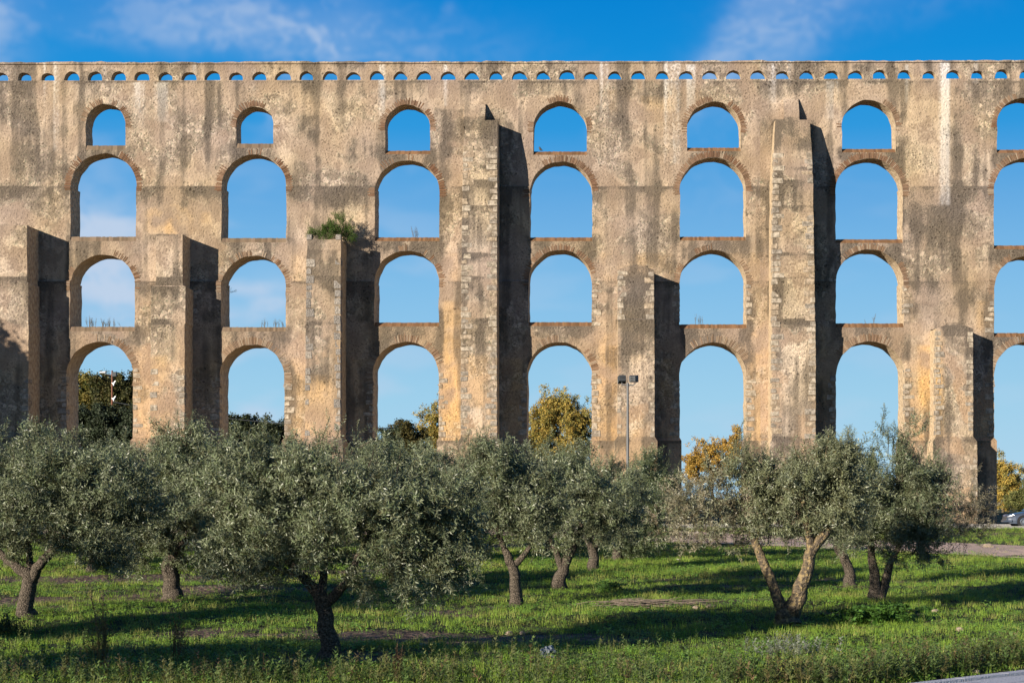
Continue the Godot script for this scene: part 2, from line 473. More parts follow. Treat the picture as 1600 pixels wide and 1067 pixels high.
func build_aqueduct() -> void:
	aq = thing("aqueduct", "tall weathered stone aqueduct of four arch tiers with stepped buttresses behind the olive grove", "aqueduct", Vector3(0, 0.6, -101))
	var off := -aq.position
	var nb := COLS.size()
	var mid := [EDGE_L]
	for i in nb - 1:
		mid.append((COLS[i][3][1] + COLS[i + 1][3][0]) / 2.0)
	mid.append(EDGE_R)
	# three stages, each a little thicker than the one above
	var stages := [["upper_wall", 125.5, 291.5, ZA, -101.36, ZA], ["middle_wall", 291.5, 440.0, ZB, -101.78, ZA], ["lower_wall", 440.0, 840.0, ZC, -102.1, ZB]]
	var rv := new_mb()
	for s in stages:
		var b := new_mb(false, true)
		for i in nb:
			var holes := []
			for k in 4:
				holes.append(opening(COLS[i][k], k))
			var c: float = (COLS[i][3][0] + COLS[i][3][1]) / 2.0
			for half in [[mid[i], c], [c, mid[i + 1]]]:
				var top0: float = wy(s[1]); var top1 := top0
				if s[0] == "upper_wall":
					top0 = wy(top_of(half[0]) + 28.5); top1 = wy(top_of(half[1]) + 28.5)
				wall_stage(b, rv, wx(half[0]), wx(half[1]), wy(s[2]), top0, holes, s[3], s[4], s[5], top1)
		part(aq, s[0], b.mesh(), M.wall, off)
	# the water channel with its row of little arches
	var b := new_mb(false, true)
	var cs := []
	var x := -185.0 + 19.0
	while x < EDGE_R - 10.0:
		cs.append(x)
		x += 36.75 if x < 640.0 else 37.3 if x < 1150.0 else 38.2
	var shift := 37.0
	for q in cs:
		if absf(q - 37.0) < absf(shift): shift = q - 37.0
	for i in cs.size(): cs[i] -= shift
	for i in cs.size():
		var lo: float = EDGE_L if i == 0 else (cs[i - 1] + cs[i]) / 2.0
		var hi: float = EDGE_R if i == cs.size() - 1 else (cs[i] + cs[i + 1]) / 2.0
		var base := top_of(cs[i]) + 28.3
		var half := 11.4 + rng.randf_range(-0.9, 0.8)
		var flat := rng.randf_range(.92, 1.06)
		var pts := PackedVector2Array([Vector2(wx(cs[i] + half), wy(base + 3))])
		for k in 15:
			var a := PI * k / 14.0
			pts.append(chip(Vector2(wx(cs[i] + cos(a) * half), wy(base - 1.8 - sin(a) * (half * flat + rng.randf_range(-.35, .35))))))
		pts.append(Vector2(wx(cs[i] - half), wy(base + 3)))
		for part_ in [[lo, cs[i]], [cs[i], hi]]:
			wall_stage(b, rv, wx(part_[0]), wx(part_[1]), wy(base + 0.9), wy(top_of(part_[0]) + 3.0), [pts], ZA - 0.03, ZA - 0.62, ZA - 0.03, wy(top_of(part_[1]) + 3.0))
	part(aq, "channel_wall", b.mesh(), M.wall, off)
	part(aq, "reveal", rv.mesh(), M.reveal, off)
	b = new_mb(false, true)
	x = EDGE_L
	var prev := 0.0
	while x < EDGE_R:
		var x2 := x + 9.0
		var j := rng.randf_range(-0.03, 0.03)
		var lo0 := wy(top_of(x) + 3.0); var lo1 := wy(top_of(x2) + 3.0)
		var h0 := wy(top_of(x)) + prev; var h1 := wy(top_of(x2)) + j + nz.get_noise_1d(x2 * 0.6) * 0.06
		j += nz.get_noise_1d(x2 * 0.6) * 0.06
		b.hexa([Vector3(wx(x), lo0, -100.7), Vector3(wx(x2), lo1, -100.7), Vector3(wx(x2), h1, -100.68), Vector3(wx(x), h0, -100.68), Vector3(wx(x), lo0, -99.955), Vector3(wx(x2), lo1, -99.955), Vector3(wx(x2), h1, -99.98), Vector3(wx(x), h0, -99.98)])
		prev = j
		x = x2
	part(aq, "coping", b.mesh(), M.wall, off)
	# brick rings and sloped brick sills
	for i in nb:
		for k in 4:
			brick_ring(COLS[i][k], i, k, off)
			if k < 3: sill(COLS[i][k], i, k, off)
	# plinths of the piers
	for i in nb - 1:
		var l := wx(COLS[i][3][1] - 2.6); var r := wx(COLS[i + 1][3][0] + 2.6)
		var p := new_mb(false, true)
		var yt := wy(689); var y0 := -0.4
		p.hexa([Vector3(l, y0, -102.3), Vector3(r, y0, -102.3), Vector3(r, yt, -102.3), Vector3(l, yt, -102.3), Vector3(l, y0, -99.5), Vector3(r, y0, -99.5), Vector3(r, yt, -99.5), Vector3(l, yt, -99.5)])
		var yc := wy(684)
		p.hexa([Vector3(l, yt, -102.3), Vector3(r, yt, -102.3), Vector3(r - 0.1, yc, -102.1), Vector3(l + 0.1, yc, -102.1), Vector3(l, yt, -99.5), Vector3(r, yt, -99.5), Vector3(r - 0.1, yc, -99.79), Vector3(l + 0.1, yc, -99.79)])
		part(aq, "plinth", p.mesh(), M.wall, off)
	buttresses(off)
	jambs(off)

func brick_ring(c: Array, i: int, k: int, off: Vector3) -> void:
	var l := wx(c[0]); var r := wx(c[1])
	var rad := (r - l) / 2.0
	var cx := (l + r) / 2.0
	var cy := wy(c[2]) - rad
	var b := new_mb(true)
	var step := 0.074 / rad
	var a := -0.12 if k < 3 else -0.3
	var end := PI - a
	var long: float = [0.31, 0.34, 0.30, 0.40][k]
	var n := 0
	while a < end:
		var show := nz.get_noise_2d(a * 30.0 + i * 91.0, k * 57.0)
		var red: float = clampf([0.7, 0.85, 0.45, 0.25][k] + nz.get_noise_2d(a * 20.0, i * 50.0 + k * 13.0) * 0.7, 0.0, 1.0)
		if show > [-0.10, -0.14, -0.08, -0.12][k] + rng.randf_range(-.12, .12) and rad > 0.5:
			var ln := long + rng.randf_range(-0.05, 0.05) + (0.08 if n % 2 else 0.0)
			var w := step * rng.randf_range(0.30, 0.40)
			var p := cy + sin(a) * rad
			var zf := (ZA if p > wy(291) else ZB if p > wy(440) else ZC) + rng.randf_range(0.004, 0.03)
			var t := rng.randf_range(0.7, 1.25)
			var col := Color(lerpf(0.185, 0.125, red) * t, lerpf(0.132, 0.068, red) * t, lerpf(0.086, 0.038, red) * t)
			if rng.randf() < (0.28 if k == 3 else 0.05 + 0.04 * k): col = Color(0.27, 0.21, 0.145) * rng.randf_range(.7, 1.0)
			var r0 := rad + 0.015; var r1 := rad + ln
			var w1 := w * rad / r1 * 1.1
			var q := []
			for z in [zf - 0.14, zf]:
				for e in [[r0, -w], [r1, -w1], [r1, w1], [r0, w]]:
					q.append(Vector3(cx + cos(a + e[1]) * e[0], cy + sin(a + e[1]) * e[0], z))
			b.hexa([q[0], q[1], q[2], q[3], q[4], q[5], q[6], q[7]], col)
		a += step
		n += 1
	var o := part(aq, "brick_arch", b.mesh(), M.brick, off)
	o.set_meta("kind", "stuff")

func sill(c: Array, i: int, k: int, off: Vector3) -> void:
	var l := wx(c[0]); var r := wx(c[1])
	var y1 := wy(c[3]); var y0 := wy(c[3] + SILL_DROP)
	var zf := (ZA if k == 0 else ZB if k == 1 else ZC) - 0.005
	var zb: float = [-101.36, -101.78, -102.1][k]
	var b := new_mb(true)
	var steps := int((r - l) / 0.13)
	for s in steps:
		var xa := lerpf(l, r, float(s) / steps); var xb := lerpf(l, r, float(s + 1) / steps)
		var t := rng.randf_range(0.65, 1.2)
		var col := Color(0.16 * t, 0.09 * t, 0.046 * t) if i > 2 else Color(0.14 * t, 0.104 * t, 0.07 * t)
		var j := rng.randf_range(-0.012, 0.012)
		var zm := zf - (0.32 if i > 2 else 0.06)
		b.quad(Vector3(xa, y0, zf), Vector3(xb, y0, zf), Vector3(xb, y1 + j, zm), Vector3(xa, y1 + j, zm), col)
		b.quad(Vector3(xa, y1 + j, zm), Vector3(xb, y1 + j, zm), Vector3(xb, y1 + j, zb), Vector3(xa, y1 + j, zb), col)
		b.quad(Vector3(xb, y0, zb), Vector3(xa, y0, zb), Vector3(xa, y1 + j, zb), Vector3(xb, y1 + j, zb), col)
	part(aq, "sill", b.mesh(), M.brick, off)

# one buttress: rows of [y, left, right, depth] from top to foot, in survey units at its own front face
func buttress(rows: Array, peak: float, off: Vector3) -> MeshInstance3D:
	var b := new_mb(false, true)
	var sd := [new_mb(), new_mb()]
	var back := -100.0 - 0.3
	for i in rows.size() - 1:
		var a: Array = rows[i]; var c: Array = rows[i + 1]
		if a[0] == c[0]:
			# a set-off
			var u0 := at(a[1], a[0], 100.0 - a[3]); var u1 := at(a[2], a[0], 100.0 - a[3])
			var v0 := at(c[1], c[0], 100.0 - c[3]); var v1 := at(c[2], c[0], 100.0 - c[3])
			v0.y = u0.y - 0.07; v1.y = v0.y
			b.quad(v0, v1, u1, u0)
			sd[0].quad(Vector3(v0.x, v0.y, back), v0, u0, Vector3(u0.x, u0.y, back))
			sd[1].quad(v1, Vector3(v1.x, v1.y, back), Vector3(u1.x, u1.y, back), u1)
			continue
		var p0 := at(c[1], c[0], 100.0 - c[3]); var p1 := at(c[2], c[0], 100.0 - c[3])
		var q0 := at(a[1], a[0], 100.0 - a[3]); var q1 := at(a[2], a[0], 100.0 - a[3])
		if i > 0 and rows[i - 1][0] == a[0]:
			var yy := at(0, a[0], 100.0 - rows[i - 1][3]).y - 0.07
			q0.y = yy; q1.y = yy
		var steps := maxi(1, int((q0.y - p0.y) / 0.5))
		for s in steps:
			var f0 := float(s) / steps; var f1 := float(s + 1) / steps
			var e := [p0.lerp(q0, f0), p1.lerp(q1, f0), p1.lerp(q1, f1), p0.lerp(q0, f1)]
			if s > 0:
				e[0] = _edge(e[0], -1); e[1] = _edge(e[1], 1)
			if s < steps - 1:
				e[2] = _edge(e[2], 1); e[3] = _edge(e[3], -1)
			b.quad(e[0], e[1], e[2], e[3])
			sd[0].quad(Vector3(e[0].x, e[0].y, back), e[0], e[3], Vector3(e[3].x, e[3].y, back))
			sd[1].quad(e[1], Vector3(e[1].x, e[1].y, back), Vector3(e[2].x, e[2].y, back), e[2])
	var t: Array = rows[0]
	var q0 := at(t[1], t[0], 100.0 - t[3]); var q1 := at(t[2], t[0], 100.0 - t[3])
	if peak > 0.0:
		var m := (q0 + q1) / 2.0
		m.y = at(0, peak, 100.0 - t[3]).y
		b.flat(q0, q1, m)
		b.quad(q1, Vector3(q1.x, q1.y + 0.1, back), Vector3(m.x, m.y + 0.1, back), m)
		b.quad(Vector3(q0.x, q0.y + 0.1, back), q0, m, Vector3(m.x, m.y + 0.1, back))
	else:
		b.quad(q0, q1, Vector3(q1.x, q1.y + 0.05, back), Vector3(q0.x, q0.y + 0.05, back))
	var o := part(aq, "buttress", b.mesh(), M.wall, off)
	for q in sd: part(o, "side_face", q.mesh(), M.reveal)
	return o

func _edge(p: Vector3, _s: int) -> Vector3:
	return p + Vector3(nz.get_noise_2d(p.y * 70.0, p.x * 9.0) * 0.035, 0, nz.get_noise_2d(p.x * 9.0, p.y * 70.0) * 0.006)

var blocks := []
func make_blocks() -> void:
	# bevelled, slightly uneven unit blocks, 44 triangles each
	for k in 6:
		var b := new_mb()
		var e := 0.09
		var cor := func(s: Vector3) -> Array:
			var j := Vector3(rng.randf_range(-.05, .03), rng.randf_range(-.05, .03), rng.randf_range(-.05, .03))
			var c := s * (Vector3.ONE * 0.5 + j)
			return [c - Vector3(s.x * e * 0.6, s.y * e, 0), c - Vector3(s.x * e * 0.6, 0, s.z * e), c - Vector3(0, s.y * e, s.z * e)]   # on z face, y face, x face
		var q := {}
		for sx in [-1, 1]:
			for sy in [-1, 1]:
				for sz in [-1, 1]:
					q[Vector3i(sx, sy, sz)] = cor.call(Vector3(sx, sy, sz))
		var g := func(x: int, y: int, z: int, f: int) -> Vector3: return q[Vector3i(x, y, z)][f]
		b.quad(g.call(-1, -1, 1, 0), g.call(1, -1, 1, 0), g.call(1, 1, 1, 0), g.call(-1, 1, 1, 0))
		b.quad(g.call(-1, 1, 1, 1), g.call(1, 1, 1, 1), g.call(1, 1, -1, 1), g.call(-1, 1, -1, 1))
		b.quad(g.call(-1, -1, -1, 1), g.call(1, -1, -1, 1), g.call(1, -1, 1, 1), g.call(-1, -1, 1, 1))
		b.quad(g.call(1, -1, 1, 2), g.call(1, -1, -1, 2), g.call(1, 1, -1, 2), g.call(1, 1, 1, 2))
		b.quad(g.call(-1, -1, -1, 2), g.call(-1, -1, 1, 2), g.call(-1, 1, 1, 2), g.call(-1, 1, -1, 2))
		# bevels round the front face and along the outer edges
		b.quad(g.call(-1, 1, 1, 0), g.call(1, 1, 1, 0), g.call(1, 1, 1, 1), g.call(-1, 1, 1, 1))
		b.quad(g.call(-1, -1, 1, 1), g.call(1, -1, 1, 1), g.call(1, -1, 1, 0), g.call(-1, -1, 1, 0))
		b.quad(g.call(1, -1, 1, 0), g.call(1, -1, 1, 2), g.call(1, 1, 1, 2), g.call(1, 1, 1, 0))
		b.quad(g.call(-1, -1, 1, 2), g.call(-1, -1, 1, 0), g.call(-1, 1, 1, 0), g.call(-1, 1, 1, 2))
		for sx in [-1, 1]:
			for sy in [-1, 1]:
				var t = [g.call(sx, sy, 1, 0), g.call(sx, sy, 1, 2), g.call(sx, sy, 1, 1)]
				if sx * sy > 0: b.flat(t[0], t[1], t[2])
				else: b.flat(t[0], t[2], t[1])
				var s = [g.call(sx, sy, 1, 1), g.call(sx, sy, 1, 2), g.call(sx, sy, -1, 2), g.call(sx, sy, -1, 1)]
				if sx * sy > 0: b.quad(s[0], s[1], s[2], s[3])
				else: b.quad(s[3], s[2], s[1], s[0])
		blocks.append(b.mesh())

func block(parent: Node3D, called: String, lo: Vector3, hi: Vector3, mat: Material, tilt := 0.0) -> void:
	var o := MeshInstance3D.new()
	o.name = called
	o.mesh = blocks[rng.randi() % blocks.size()]
	o.material_override = mat
	o.transform = Transform3D(Basis(Vector3(0, 0, 1), tilt).scaled(Vector3.ONE) * Basis.from_scale(hi - lo), (lo + hi) / 2.0)
	parent.add_child(o, true)

func quoins(bt: Node3D, rows: Array, y0: float, y1: float, sides: Array, course: float, long: float, short: float, ragged := 0.0, mats := "ashlar") -> void:
	for s in sides:
		var y := y0 + rng.randf_range(0.0, 2.0)
		var n := 0 if s > 0 else 1
		while y < y1 - course * 0.6:
			var h := course * rng.randf_range(0.82, 1.18)
			var ym := y + h / 2.0
			var l := 0.0; var r := 0.0; var d := 0.0
			for i in rows.size() - 1:
				if ym >= rows[i][0] and ym <= rows[i + 1][0] and rows[i][0] < rows[i + 1][0]:
					var f: float = (ym - rows[i][0]) / (rows[i + 1][0] - rows[i][0])
					l = lerpf(rows[i][1], rows[i + 1][1], f); r = lerpf(rows[i][2], rows[i + 1][2], f); d = lerpf(rows[i][3], rows[i + 1][3], f)
			var dd := 100.0 - d
			var w := (long if n % 2 else short) * rng.randf_range(0.62, 1.2)
			var dep := (0.42 if n % 2 else 0.72) * rng.randf_range(0.85, 1.1)
			if rng.randf() > ragged * 0.5 + 0.04:
				var a := at(l, y + 0.18, dd) if s < 0 else at(r - w, y + 0.18, dd)
				var c := at(l + w, y + h - 0.18, dd) if s < 0 else at(r, y + h - 0.18, dd)
				var proud := rng.randf_range(0.010, 0.030)
				var lo := Vector3(a.x - (proud if s < 0 else 0.0), c.y, -dd + proud - dep)
				var hi := Vector3(c.x + (proud if s > 0 else 0.0), a.y, -dd + proud)
				block(bt, "quoin_stone", lo, hi, M[mats][rng.randi() % M[mats].size()], rng.randf_range(-1, 1) * 0.05 * ragged)
			y += h
			n += 1

func buttresses(off: Vector3) -> void:
	var foot := 838.0
	var rows := [[352, -40, 41, 2.1], [440, -40, 41, 2.1], [440, -42, 43, 2.16], [506, -42, 43, 2.16], [506, -42, 43.5, 2.2], [675, -42, 43, 2.2], [683, -45, 47, 2.42], [foot, -46, 48, 2.5]]
	var o := buttress(rows, 0.0, off)
	quoins(o, rows, 590, 672, [1], 8.5, 12, 7, 0.4)
	rows = [[366, 243, 284.5, 1.94], [446, 243, 284.5, 1.94], [446, 235, 289, 2.08], [505, 235, 289, 2.08], [505, 235, 287.5, 2.14], [680, 234, 287.5, 2.2], [687, 231, 291, 2.42], [foot, 230, 292, 2.5]]
	o = buttress(rows, 0.0, off)
	quoins(o, rows, 575, 676, [-1, 1], 9.5, 12, 7, 0.6)
	rows = [[374, 480, 532, 2.3], [400, 479, 532, 2.3], [400, 478.5, 532, 2.34], [510, 478, 531.5, 2.34], [510, 477.5, 531.5, 2.38], [683, 476, 531.5, 2.42], [690, 473, 535, 2.62], [foot, 472, 536, 2.7]]
	o = buttress(rows, 0.0, off)
	quoins(o, rows, 402, 680, [-1, 1], 13, 12, 8.5, 0.2, "greystone")
	for s in [[478.5, 487], [524, 532.5]]:
		block(o, "corner_stone", at(s[0], 375, 97.7) - Vector3(0, 0, 0.4), at(s[1], 366, 97.7) + Vector3(0, 0, 0.03), M.greystone[0])
	rows = [[187.5, 727, 777.5, 1.45], [226, 724, 777.2, 1.8], [269, 723.2, 777, 2.0], [269, 723, 777.2, 2.05], [331, 722.5, 777, 2.1], [331, 722, 777, 2.14], [404, 721.5, 776.6, 2.2], [404, 721, 776.6, 2.24], [504, 720.6, 776.2, 2.3], [504, 720.3, 776.4, 2.35], [683, 720, 776.4, 2.42], [690, 716, 780, 2.62], [foot, 715, 781, 2.7]]
	o = buttress(rows, 0.0, off)
	quoins(o, rows, 226, 682, [-1, 1], 9.2, 16.5, 10.5, 0.12)
	cap(o, 726, 759, 163, 187, 0.95)
	rows = [[421, 965.5, 1022, 2.2], [498, 965.5, 1022.3, 2.25], [498, 965.2, 1022.6, 2.32], [682, 965, 1023, 2.42], [689, 960, 1027.5, 2.62], [foot, 959.5, 1028, 2.7]]
	o = buttress(rows, 412.5, off)
	quoins(o, rows, 422, 497, [-1, 1], 9.0, 15, 8, 0.1)
	quoins(o, rows, 590, 682, [-1, 1], 9.0, 10, 6, 0.7)
	rows = [[187, 1212, 1265.5, 0.9], [236, 1209.6, 1269, 1.6], [272, 1208.6, 1270.6, 1.95], [272, 1208.4, 1270.8, 1.99], [331, 1208, 1271.2, 2.05], [331, 1207.8, 1271.6, 2.1], [404, 1207.6, 1272.6, 2.16], [404, 1207.4, 1273, 2.2], [505, 1207, 1274, 2.26], [505, 1206.8, 1275, 2.32], [686, 1206.6, 1275, 2.42], [693, 1203.5, 1278.5, 2.62], [foot, 1203, 1279, 2.7]]
	o = buttress(rows, 0.0, off)
	quoins(o, rows, 238, 684, [-1, 1], 9.0, 16.5, 10.5, 0.15)
	cap(o, 1224, 1247.5, 155, 187, 0.8)
	rows = [[513, 1463.5, 1521, 1.95], [682, 1463, 1521.4, 2.05], [690, 1458.5, 1527.6, 2.28], [foot, 1458, 1528.5, 2.34]]
	o = buttress(rows, 503.0, off)
	quoins(o, rows, 516, 682, [-1, 1], 8.4, 12, 7.5, 0.1)
	quoins(o, rows, 692, 800, [1], 11, 12, 8, 0.1)
	buttress([[240, -282, -230, 2.0], [foot, -286, -226, 2.5]], 0.0, off)
	buttress([[420, 1706, 1764, 2.0], [foot, 1704, 1768, 2.5]], 408.0, off)

func cap(parent: Node3D, l: float, r: float, y0: float, y1: float, dep: float) -> void:
	# the steep weathering that runs the buttress head back into the wall
	var b := new_mb(false, true)
	var t0 := Vector3(wx(l), wy(y0), ZA + 0.12); var t1 := Vector3(wx(r), wy(y0), ZA + 0.12)
	var e0 := Vector3(wx(l), wy(y0) - 0.05, ZA + 0.12)
	var f0 := Vector3(wx(l), wy(y1 + 16), ZA + dep); var f1 := Vector3(wx(r), wy(y1 + 16), ZA + dep)
	var m0 := f0.lerp(t0, 0.55) + Vector3(0, 0, 0.12); var m1 := f1.lerp(t1, 0.55) + Vector3(0, 0, 0.12)
	for q in [[f0, f1, m1, m0], [m0, m1, t1, t0]]:
		b.quad(q[0], q[1], q[2], q[3])
		b.quad(q[1], Vector3(q[1].x, q[1].y, ZA - 0.1), Vector3(q[2].x, q[2].y, ZA - 0.1), q[2])
		b.quad(Vector3(q[0].x, q[0].y, ZA - 0.1), q[0], q[3], Vector3(q[3].x, q[3].y, ZA - 0.1))
	b.quad(t0, t1, Vector3(t1.x, e0.y + 0.1, ZA - 0.1), Vector3(t0.x, e0.y + 0.1, ZA - 0.1))
	part(parent, "cap", b.mesh(), M.wall)

func jambs(off: Vector3) -> void:
	# squared stones at the corners of the arch jambs; s = 1: the pier lies to the right of the edge
	for q in [[104.5, -1, 588, 682], [208.7, 1, 575, 682], [344, -1, 590, 682], [445, 1, 590, 682], [583, -1, 600, 682], [686, 1, 582, 682], [823.7, -1, 582, 682], [925, 1, 582, 682], [1062, -1, 586, 682], [1166.5, 1, 586, 682], [1306, -1, 586, 684], [1413.6, 1, 575, 682], [1553, -1, 590, 684], [925, 1, 444, 510], [1411.7, 1, 446, 513], [1062, -1, 444, 506], [1553, -1, 470, 520], [1166.5, 1, 444, 500]]:
		var y: float = q[2]
		var n := 0
		while y < q[3] - 5:
			var h := 9.0 * rng.randf_range(0.75, 1.3)
			var w := (13.0 if n % 2 else 7.5) * rng.randf_range(0.7, 1.3)
			var x0: float = q[0] + (0.0 if q[1] > 0 else -w)
			var pr := rng.randf_range(0.012, 0.04)
			var lo := Vector3(wx(x0) - (0.015 if q[1] > 0 else 0.0), wy(y + h - 0.4), ZC - 0.6)
			var hi := Vector3(wx(x0 + w) + (0.015 if q[1] < 0 else 0.0), wy(y + 0.4), ZC + pr)
			if rng.randf() > 0.1:
				block(aq, "jamb_stone", lo + off, hi + off, M.ashlar[rng.randi() % M.ashlar.size()], rng.randf_range(-0.04, 0.04))
			y += h
			n += 1

# ---------------------------------------------------------------- ground
const PROFILE := [[-30.0, -0.05], [20.0, -0.05], [28.0, 0.0], [34.0, 0.1], [45.0, 0.2], [60.0, 0.35], [75.0, 0.45], [88.0, 0.58], [130.0, 0.6], [3000.0, 0.6]]

func gy(x: float, z: float) -> float:
	var d := -z
	var y := 0.6
	for i in PROFILE.size() - 1:
		if d <= PROFILE[i + 1][0]:
			var f := clampf((d - PROFILE[i][0]) / (PROFILE[i + 1][0] - PROFILE[i][0]), 0.0, 1.0)
			y = lerpf(PROFILE[i][1], PROFILE[i + 1][1], f)
			break
	var k := ss(19.5, 24.0, d) * (1.0 - ss(55.0, 62.0, d))
	return y + k * (nz.get_noise_2d(x * 6.0, z * 9.0) * 0.11 + nz.get_noise_2d(x * 30.0, z * 40.0) * 0.03)

func soil(x: float, z: float) -> float:
	# 1 where the earth shows: worn strips that run along the rows of trees
	var v := nsoil.get_noise_2d(x * 0.32, z * 1.5) * 0.8 + nsoil.get_noise_2d(x * 2.2 + 70.0, z * 4.0) * 0.35
	v += 0.20 * ss(-2.0, -9.0, x) * ss(24.0, 30.0, -z)
	return ss(0.17, 0.40, v)

func build_ground() -> void:
	var b := new_mb(true)
	var zs := []
	var d := -30.0
	while d < 62.0:
		zs.append(-d)
		d += 0.45 if d > 17.0 else 3.0
	for q in [66, 72, 78, 84, 88, 96, 104, 130, 180, 260, 500, 1000, 3000]: zs.append(-float(q))
	for i in zs.size() - 1:
		var z0: float = zs[i]; var z1: float = zs[i + 1]
		var xs := []
		if z0 > -62.0 and z0 < -15.0:
			var x := -26.0
			xs.append_array([-3000.0, -400.0, -80.0])
			while x <= 26.0:
				xs.append(x); x += 0.5
			xs.append_array([80.0, 400.0, 3000.0])
		else:
			xs = [-3000.0, -400.0, -80.0, -40.0, -26.0, -10.0, 0.0, 10.0, 26.0, 40.0, 80.0, 400.0, 3000.0]
		for k in xs.size() - 1:
			var p := [Vector3(xs[k], gy(xs[k], z0), z0), Vector3(xs[k + 1], gy(xs[k + 1], z0), z0), Vector3(xs[k + 1], gy(xs[k + 1], z1), z1), Vector3(xs[k], gy(xs[k], z1), z1)]
			for t in [[0, 1, 2], [0, 2, 3]]:
				var nn := [Vector3.ZERO, Vector3.ZERO, Vector3.ZERO]
				var cc := []
				for e in 3:
					var v: Vector3 = p[t[e]]
					nn[e] = Vector3(gy(v.x - 0.3, v.z) - gy(v.x + 0.3, v.z), 0.6, gy(v.x, v.z - 0.3) - gy(v.x, v.z + 0.3)).normalized()
					var s := soil(v.x, v.z)
					var g := 0.8 + 0.4 * nz.get_noise_2d(v.x * 50.0, v.z * 50.0)
					cc.append(Color(lerpf(0.055, 0.205, s) * g, lerpf(0.068, 0.145, s) * g, lerpf(0.022, 0.105, s) * g))
				b.v.append(p[t[0]]); b.v.append(p[t[2]]); b.v.append(p[t[1]])
				b.n.append(nn[0]); b.n.append(nn[2]); b.n.append(nn[1])
				b.c.append(cc[0]); b.c.append(cc[2]); b.c.append(cc[1])
	setting("ground", b.mesh(), M.earth)
	# gravel track, verge and road between the grove and the aqueduct
	var p := new_mb()
	for i in 110:
		var xa := -55.0 + i; var xb := xa + 1.0
		for k in 5:
			var q := []
			for e in [[xa, k], [xb, k], [xb, k + 1], [xa, k + 1]]:
				var near := clampf(66.0 - (e[0] - 3.0) * 1.3, 47.0, 77.0) + nz.get_noise_1d(e[0] * 12.0) * 2.0
				var far := clampf(84.0 - (e[0] - 3.0) * 1.6, 60.0, 86.5) + nz.get_noise_1d(e[0] * 12.0 + 300.0) * 1.5
				var z := -lerpf(near, far, e[1] / 5.0)
				q.append(Vector3(e[0], gy(e[0], z) + 0.03, z))
			p.quad(q[0], q[1], q[2], q[3])
	setting("gravel_path", p.mesh(), M.gravel)
	var r := new_mb()
	strip(r, -200, 200, [[88.6, 88.6], [95.4, 95.4]], 0.006, 20)
	setting("road", r.mesh(), M.asphalt)
	var kb := new_mb()
	for z in [-88.6, -95.55]:
		kb.box(Vector3(-200, 0.4, z), Vector3(200, 0.6 + 0.12, z + 0.16))
	setting("kerb", kb.mesh(), M.kerb)
	# paved footway by the camera
	var w := new_mb()
	var a := Vector3(4.02, 0, -19.33); var c := Vector3(5.68, 0, -20.73)
	var dir := (c - a).normalized()
	var side := Vector3(-dir.z, 0, dir.x)
	if side.z < 0.0: side = -side
	for i in 40:
		var q0 := a + dir * (i * 0.9 - 14.0); var q1 := a + dir * (i * 0.9 - 13.1)
		var y := -0.02
		for e in 6:
			var s0 := side * (0.16 + e * 0.45); var s1 := side * (0.16 + e * 0.45 + 0.44)
			var h := y + rng.randf_range(-0.004, 0.004)
			w.quad(Vector3(0, h, 0) + q1 * Vector3(1, 0, 1) + s0 - dir * 0.01, Vector3(0, h, 0) + q0 * Vector3(1, 0, 1) + s0, Vector3(0, h, 0) + q0 * Vector3(1, 0, 1) + s1, Vector3(0, h, 0) + q1 * Vector3(1, 0, 1) + s1 - dir * 0.01)
		var k0 := q0 * Vector3(1, 0, 1); var k1 := q1 * Vector3(1, 0, 1) - dir * 0.015
		var up := Vector3(0, 0.015, 0); var dn := Vector3(0, -0.2, 0)
		w.hexa([k1 + dn, k0 + dn, k0 + up, k1 + up, k1 + side * 0.15 + dn, k0 + side * 0.15 + dn, k0 + side * 0.15 + up, k1 + side * 0.15 + up])
	setting("footway", w.mesh(), M.paving)

func strip(b: MB, x0: float, x1: float, d: Array, lift: float, n: int) -> void:
	for i in n:
		var f0 := float(i) / n; var f1 := float(i + 1) / n
		var xa := lerpf(x0, x1, f0); var xb := lerpf(x0, x1, f1)
		var na := lerpf(d[0][0], d[0][1], f0); var nb := lerpf(d[0][0], d[0][1], f1)
		var fa := lerpf(d[1][0], d[1][1], f0); var fb := lerpf(d[1][0], d[1][1], f1)
		if n > 30:
			na += nz.get_noise_1d(xa * 12.0) * 1.2; nb += nz.get_noise_1d(xb * 12.0) * 1.2
			fa += nz.get_noise_1d(xa * 12.0 + 300.0) * 1.2; fb += nz.get_noise_1d(xb * 12.0 + 300.0) * 1.2
		for k in 4:
			var g0 := k / 4.0; var g1 := (k + 1) / 4.0
			var q := [Vector2(xa, -lerpf(na, fa, g0)), Vector2(xb, -lerpf(nb, fb, g0)), Vector2(xb, -lerpf(nb, fb, g1)), Vector2(xa, -lerpf(na, fa, g1))]
			var v := []
			for e in q: v.append(Vector3(e.x, gy(e.x, e.y) + lift + 0.01, e.y))
			b.quad(v[0], v[1], v[2], v[3])

# ---------------------------------------------------------------- small plants
func blade(b: MB, base: Vector3, dir: Vector3, h: float, w: float, lean: float, col: Color) -> void:
	var s := dir.cross(Vector3.UP).normalized() * w
	var m := base + Vector3(0, h * 0.55, 0) + dir * lean * 0.35
	var t := base + Vector3(0, h, 0) + dir * lean
	b.quad(base - s, base + s, m + s * 0.7, m - s * 0.7, col)
	b.flat(m - s * 0.7, m + s * 0.7, t, col)

func leaf(b: MB, base: Vector3, dir: Vector3, up: Vector3, ln: float, w: float, col: Color) -> void:
	var s := dir.cross(up).normalized() * w
	var m := base + dir * ln * 0.45
	var t := base + dir * ln - up * ln * 0.06
	b.flat(base, m + s - up * w * 0.3, t, col)
	b.flat(base, t, m - s - up * w * 0.3, col)

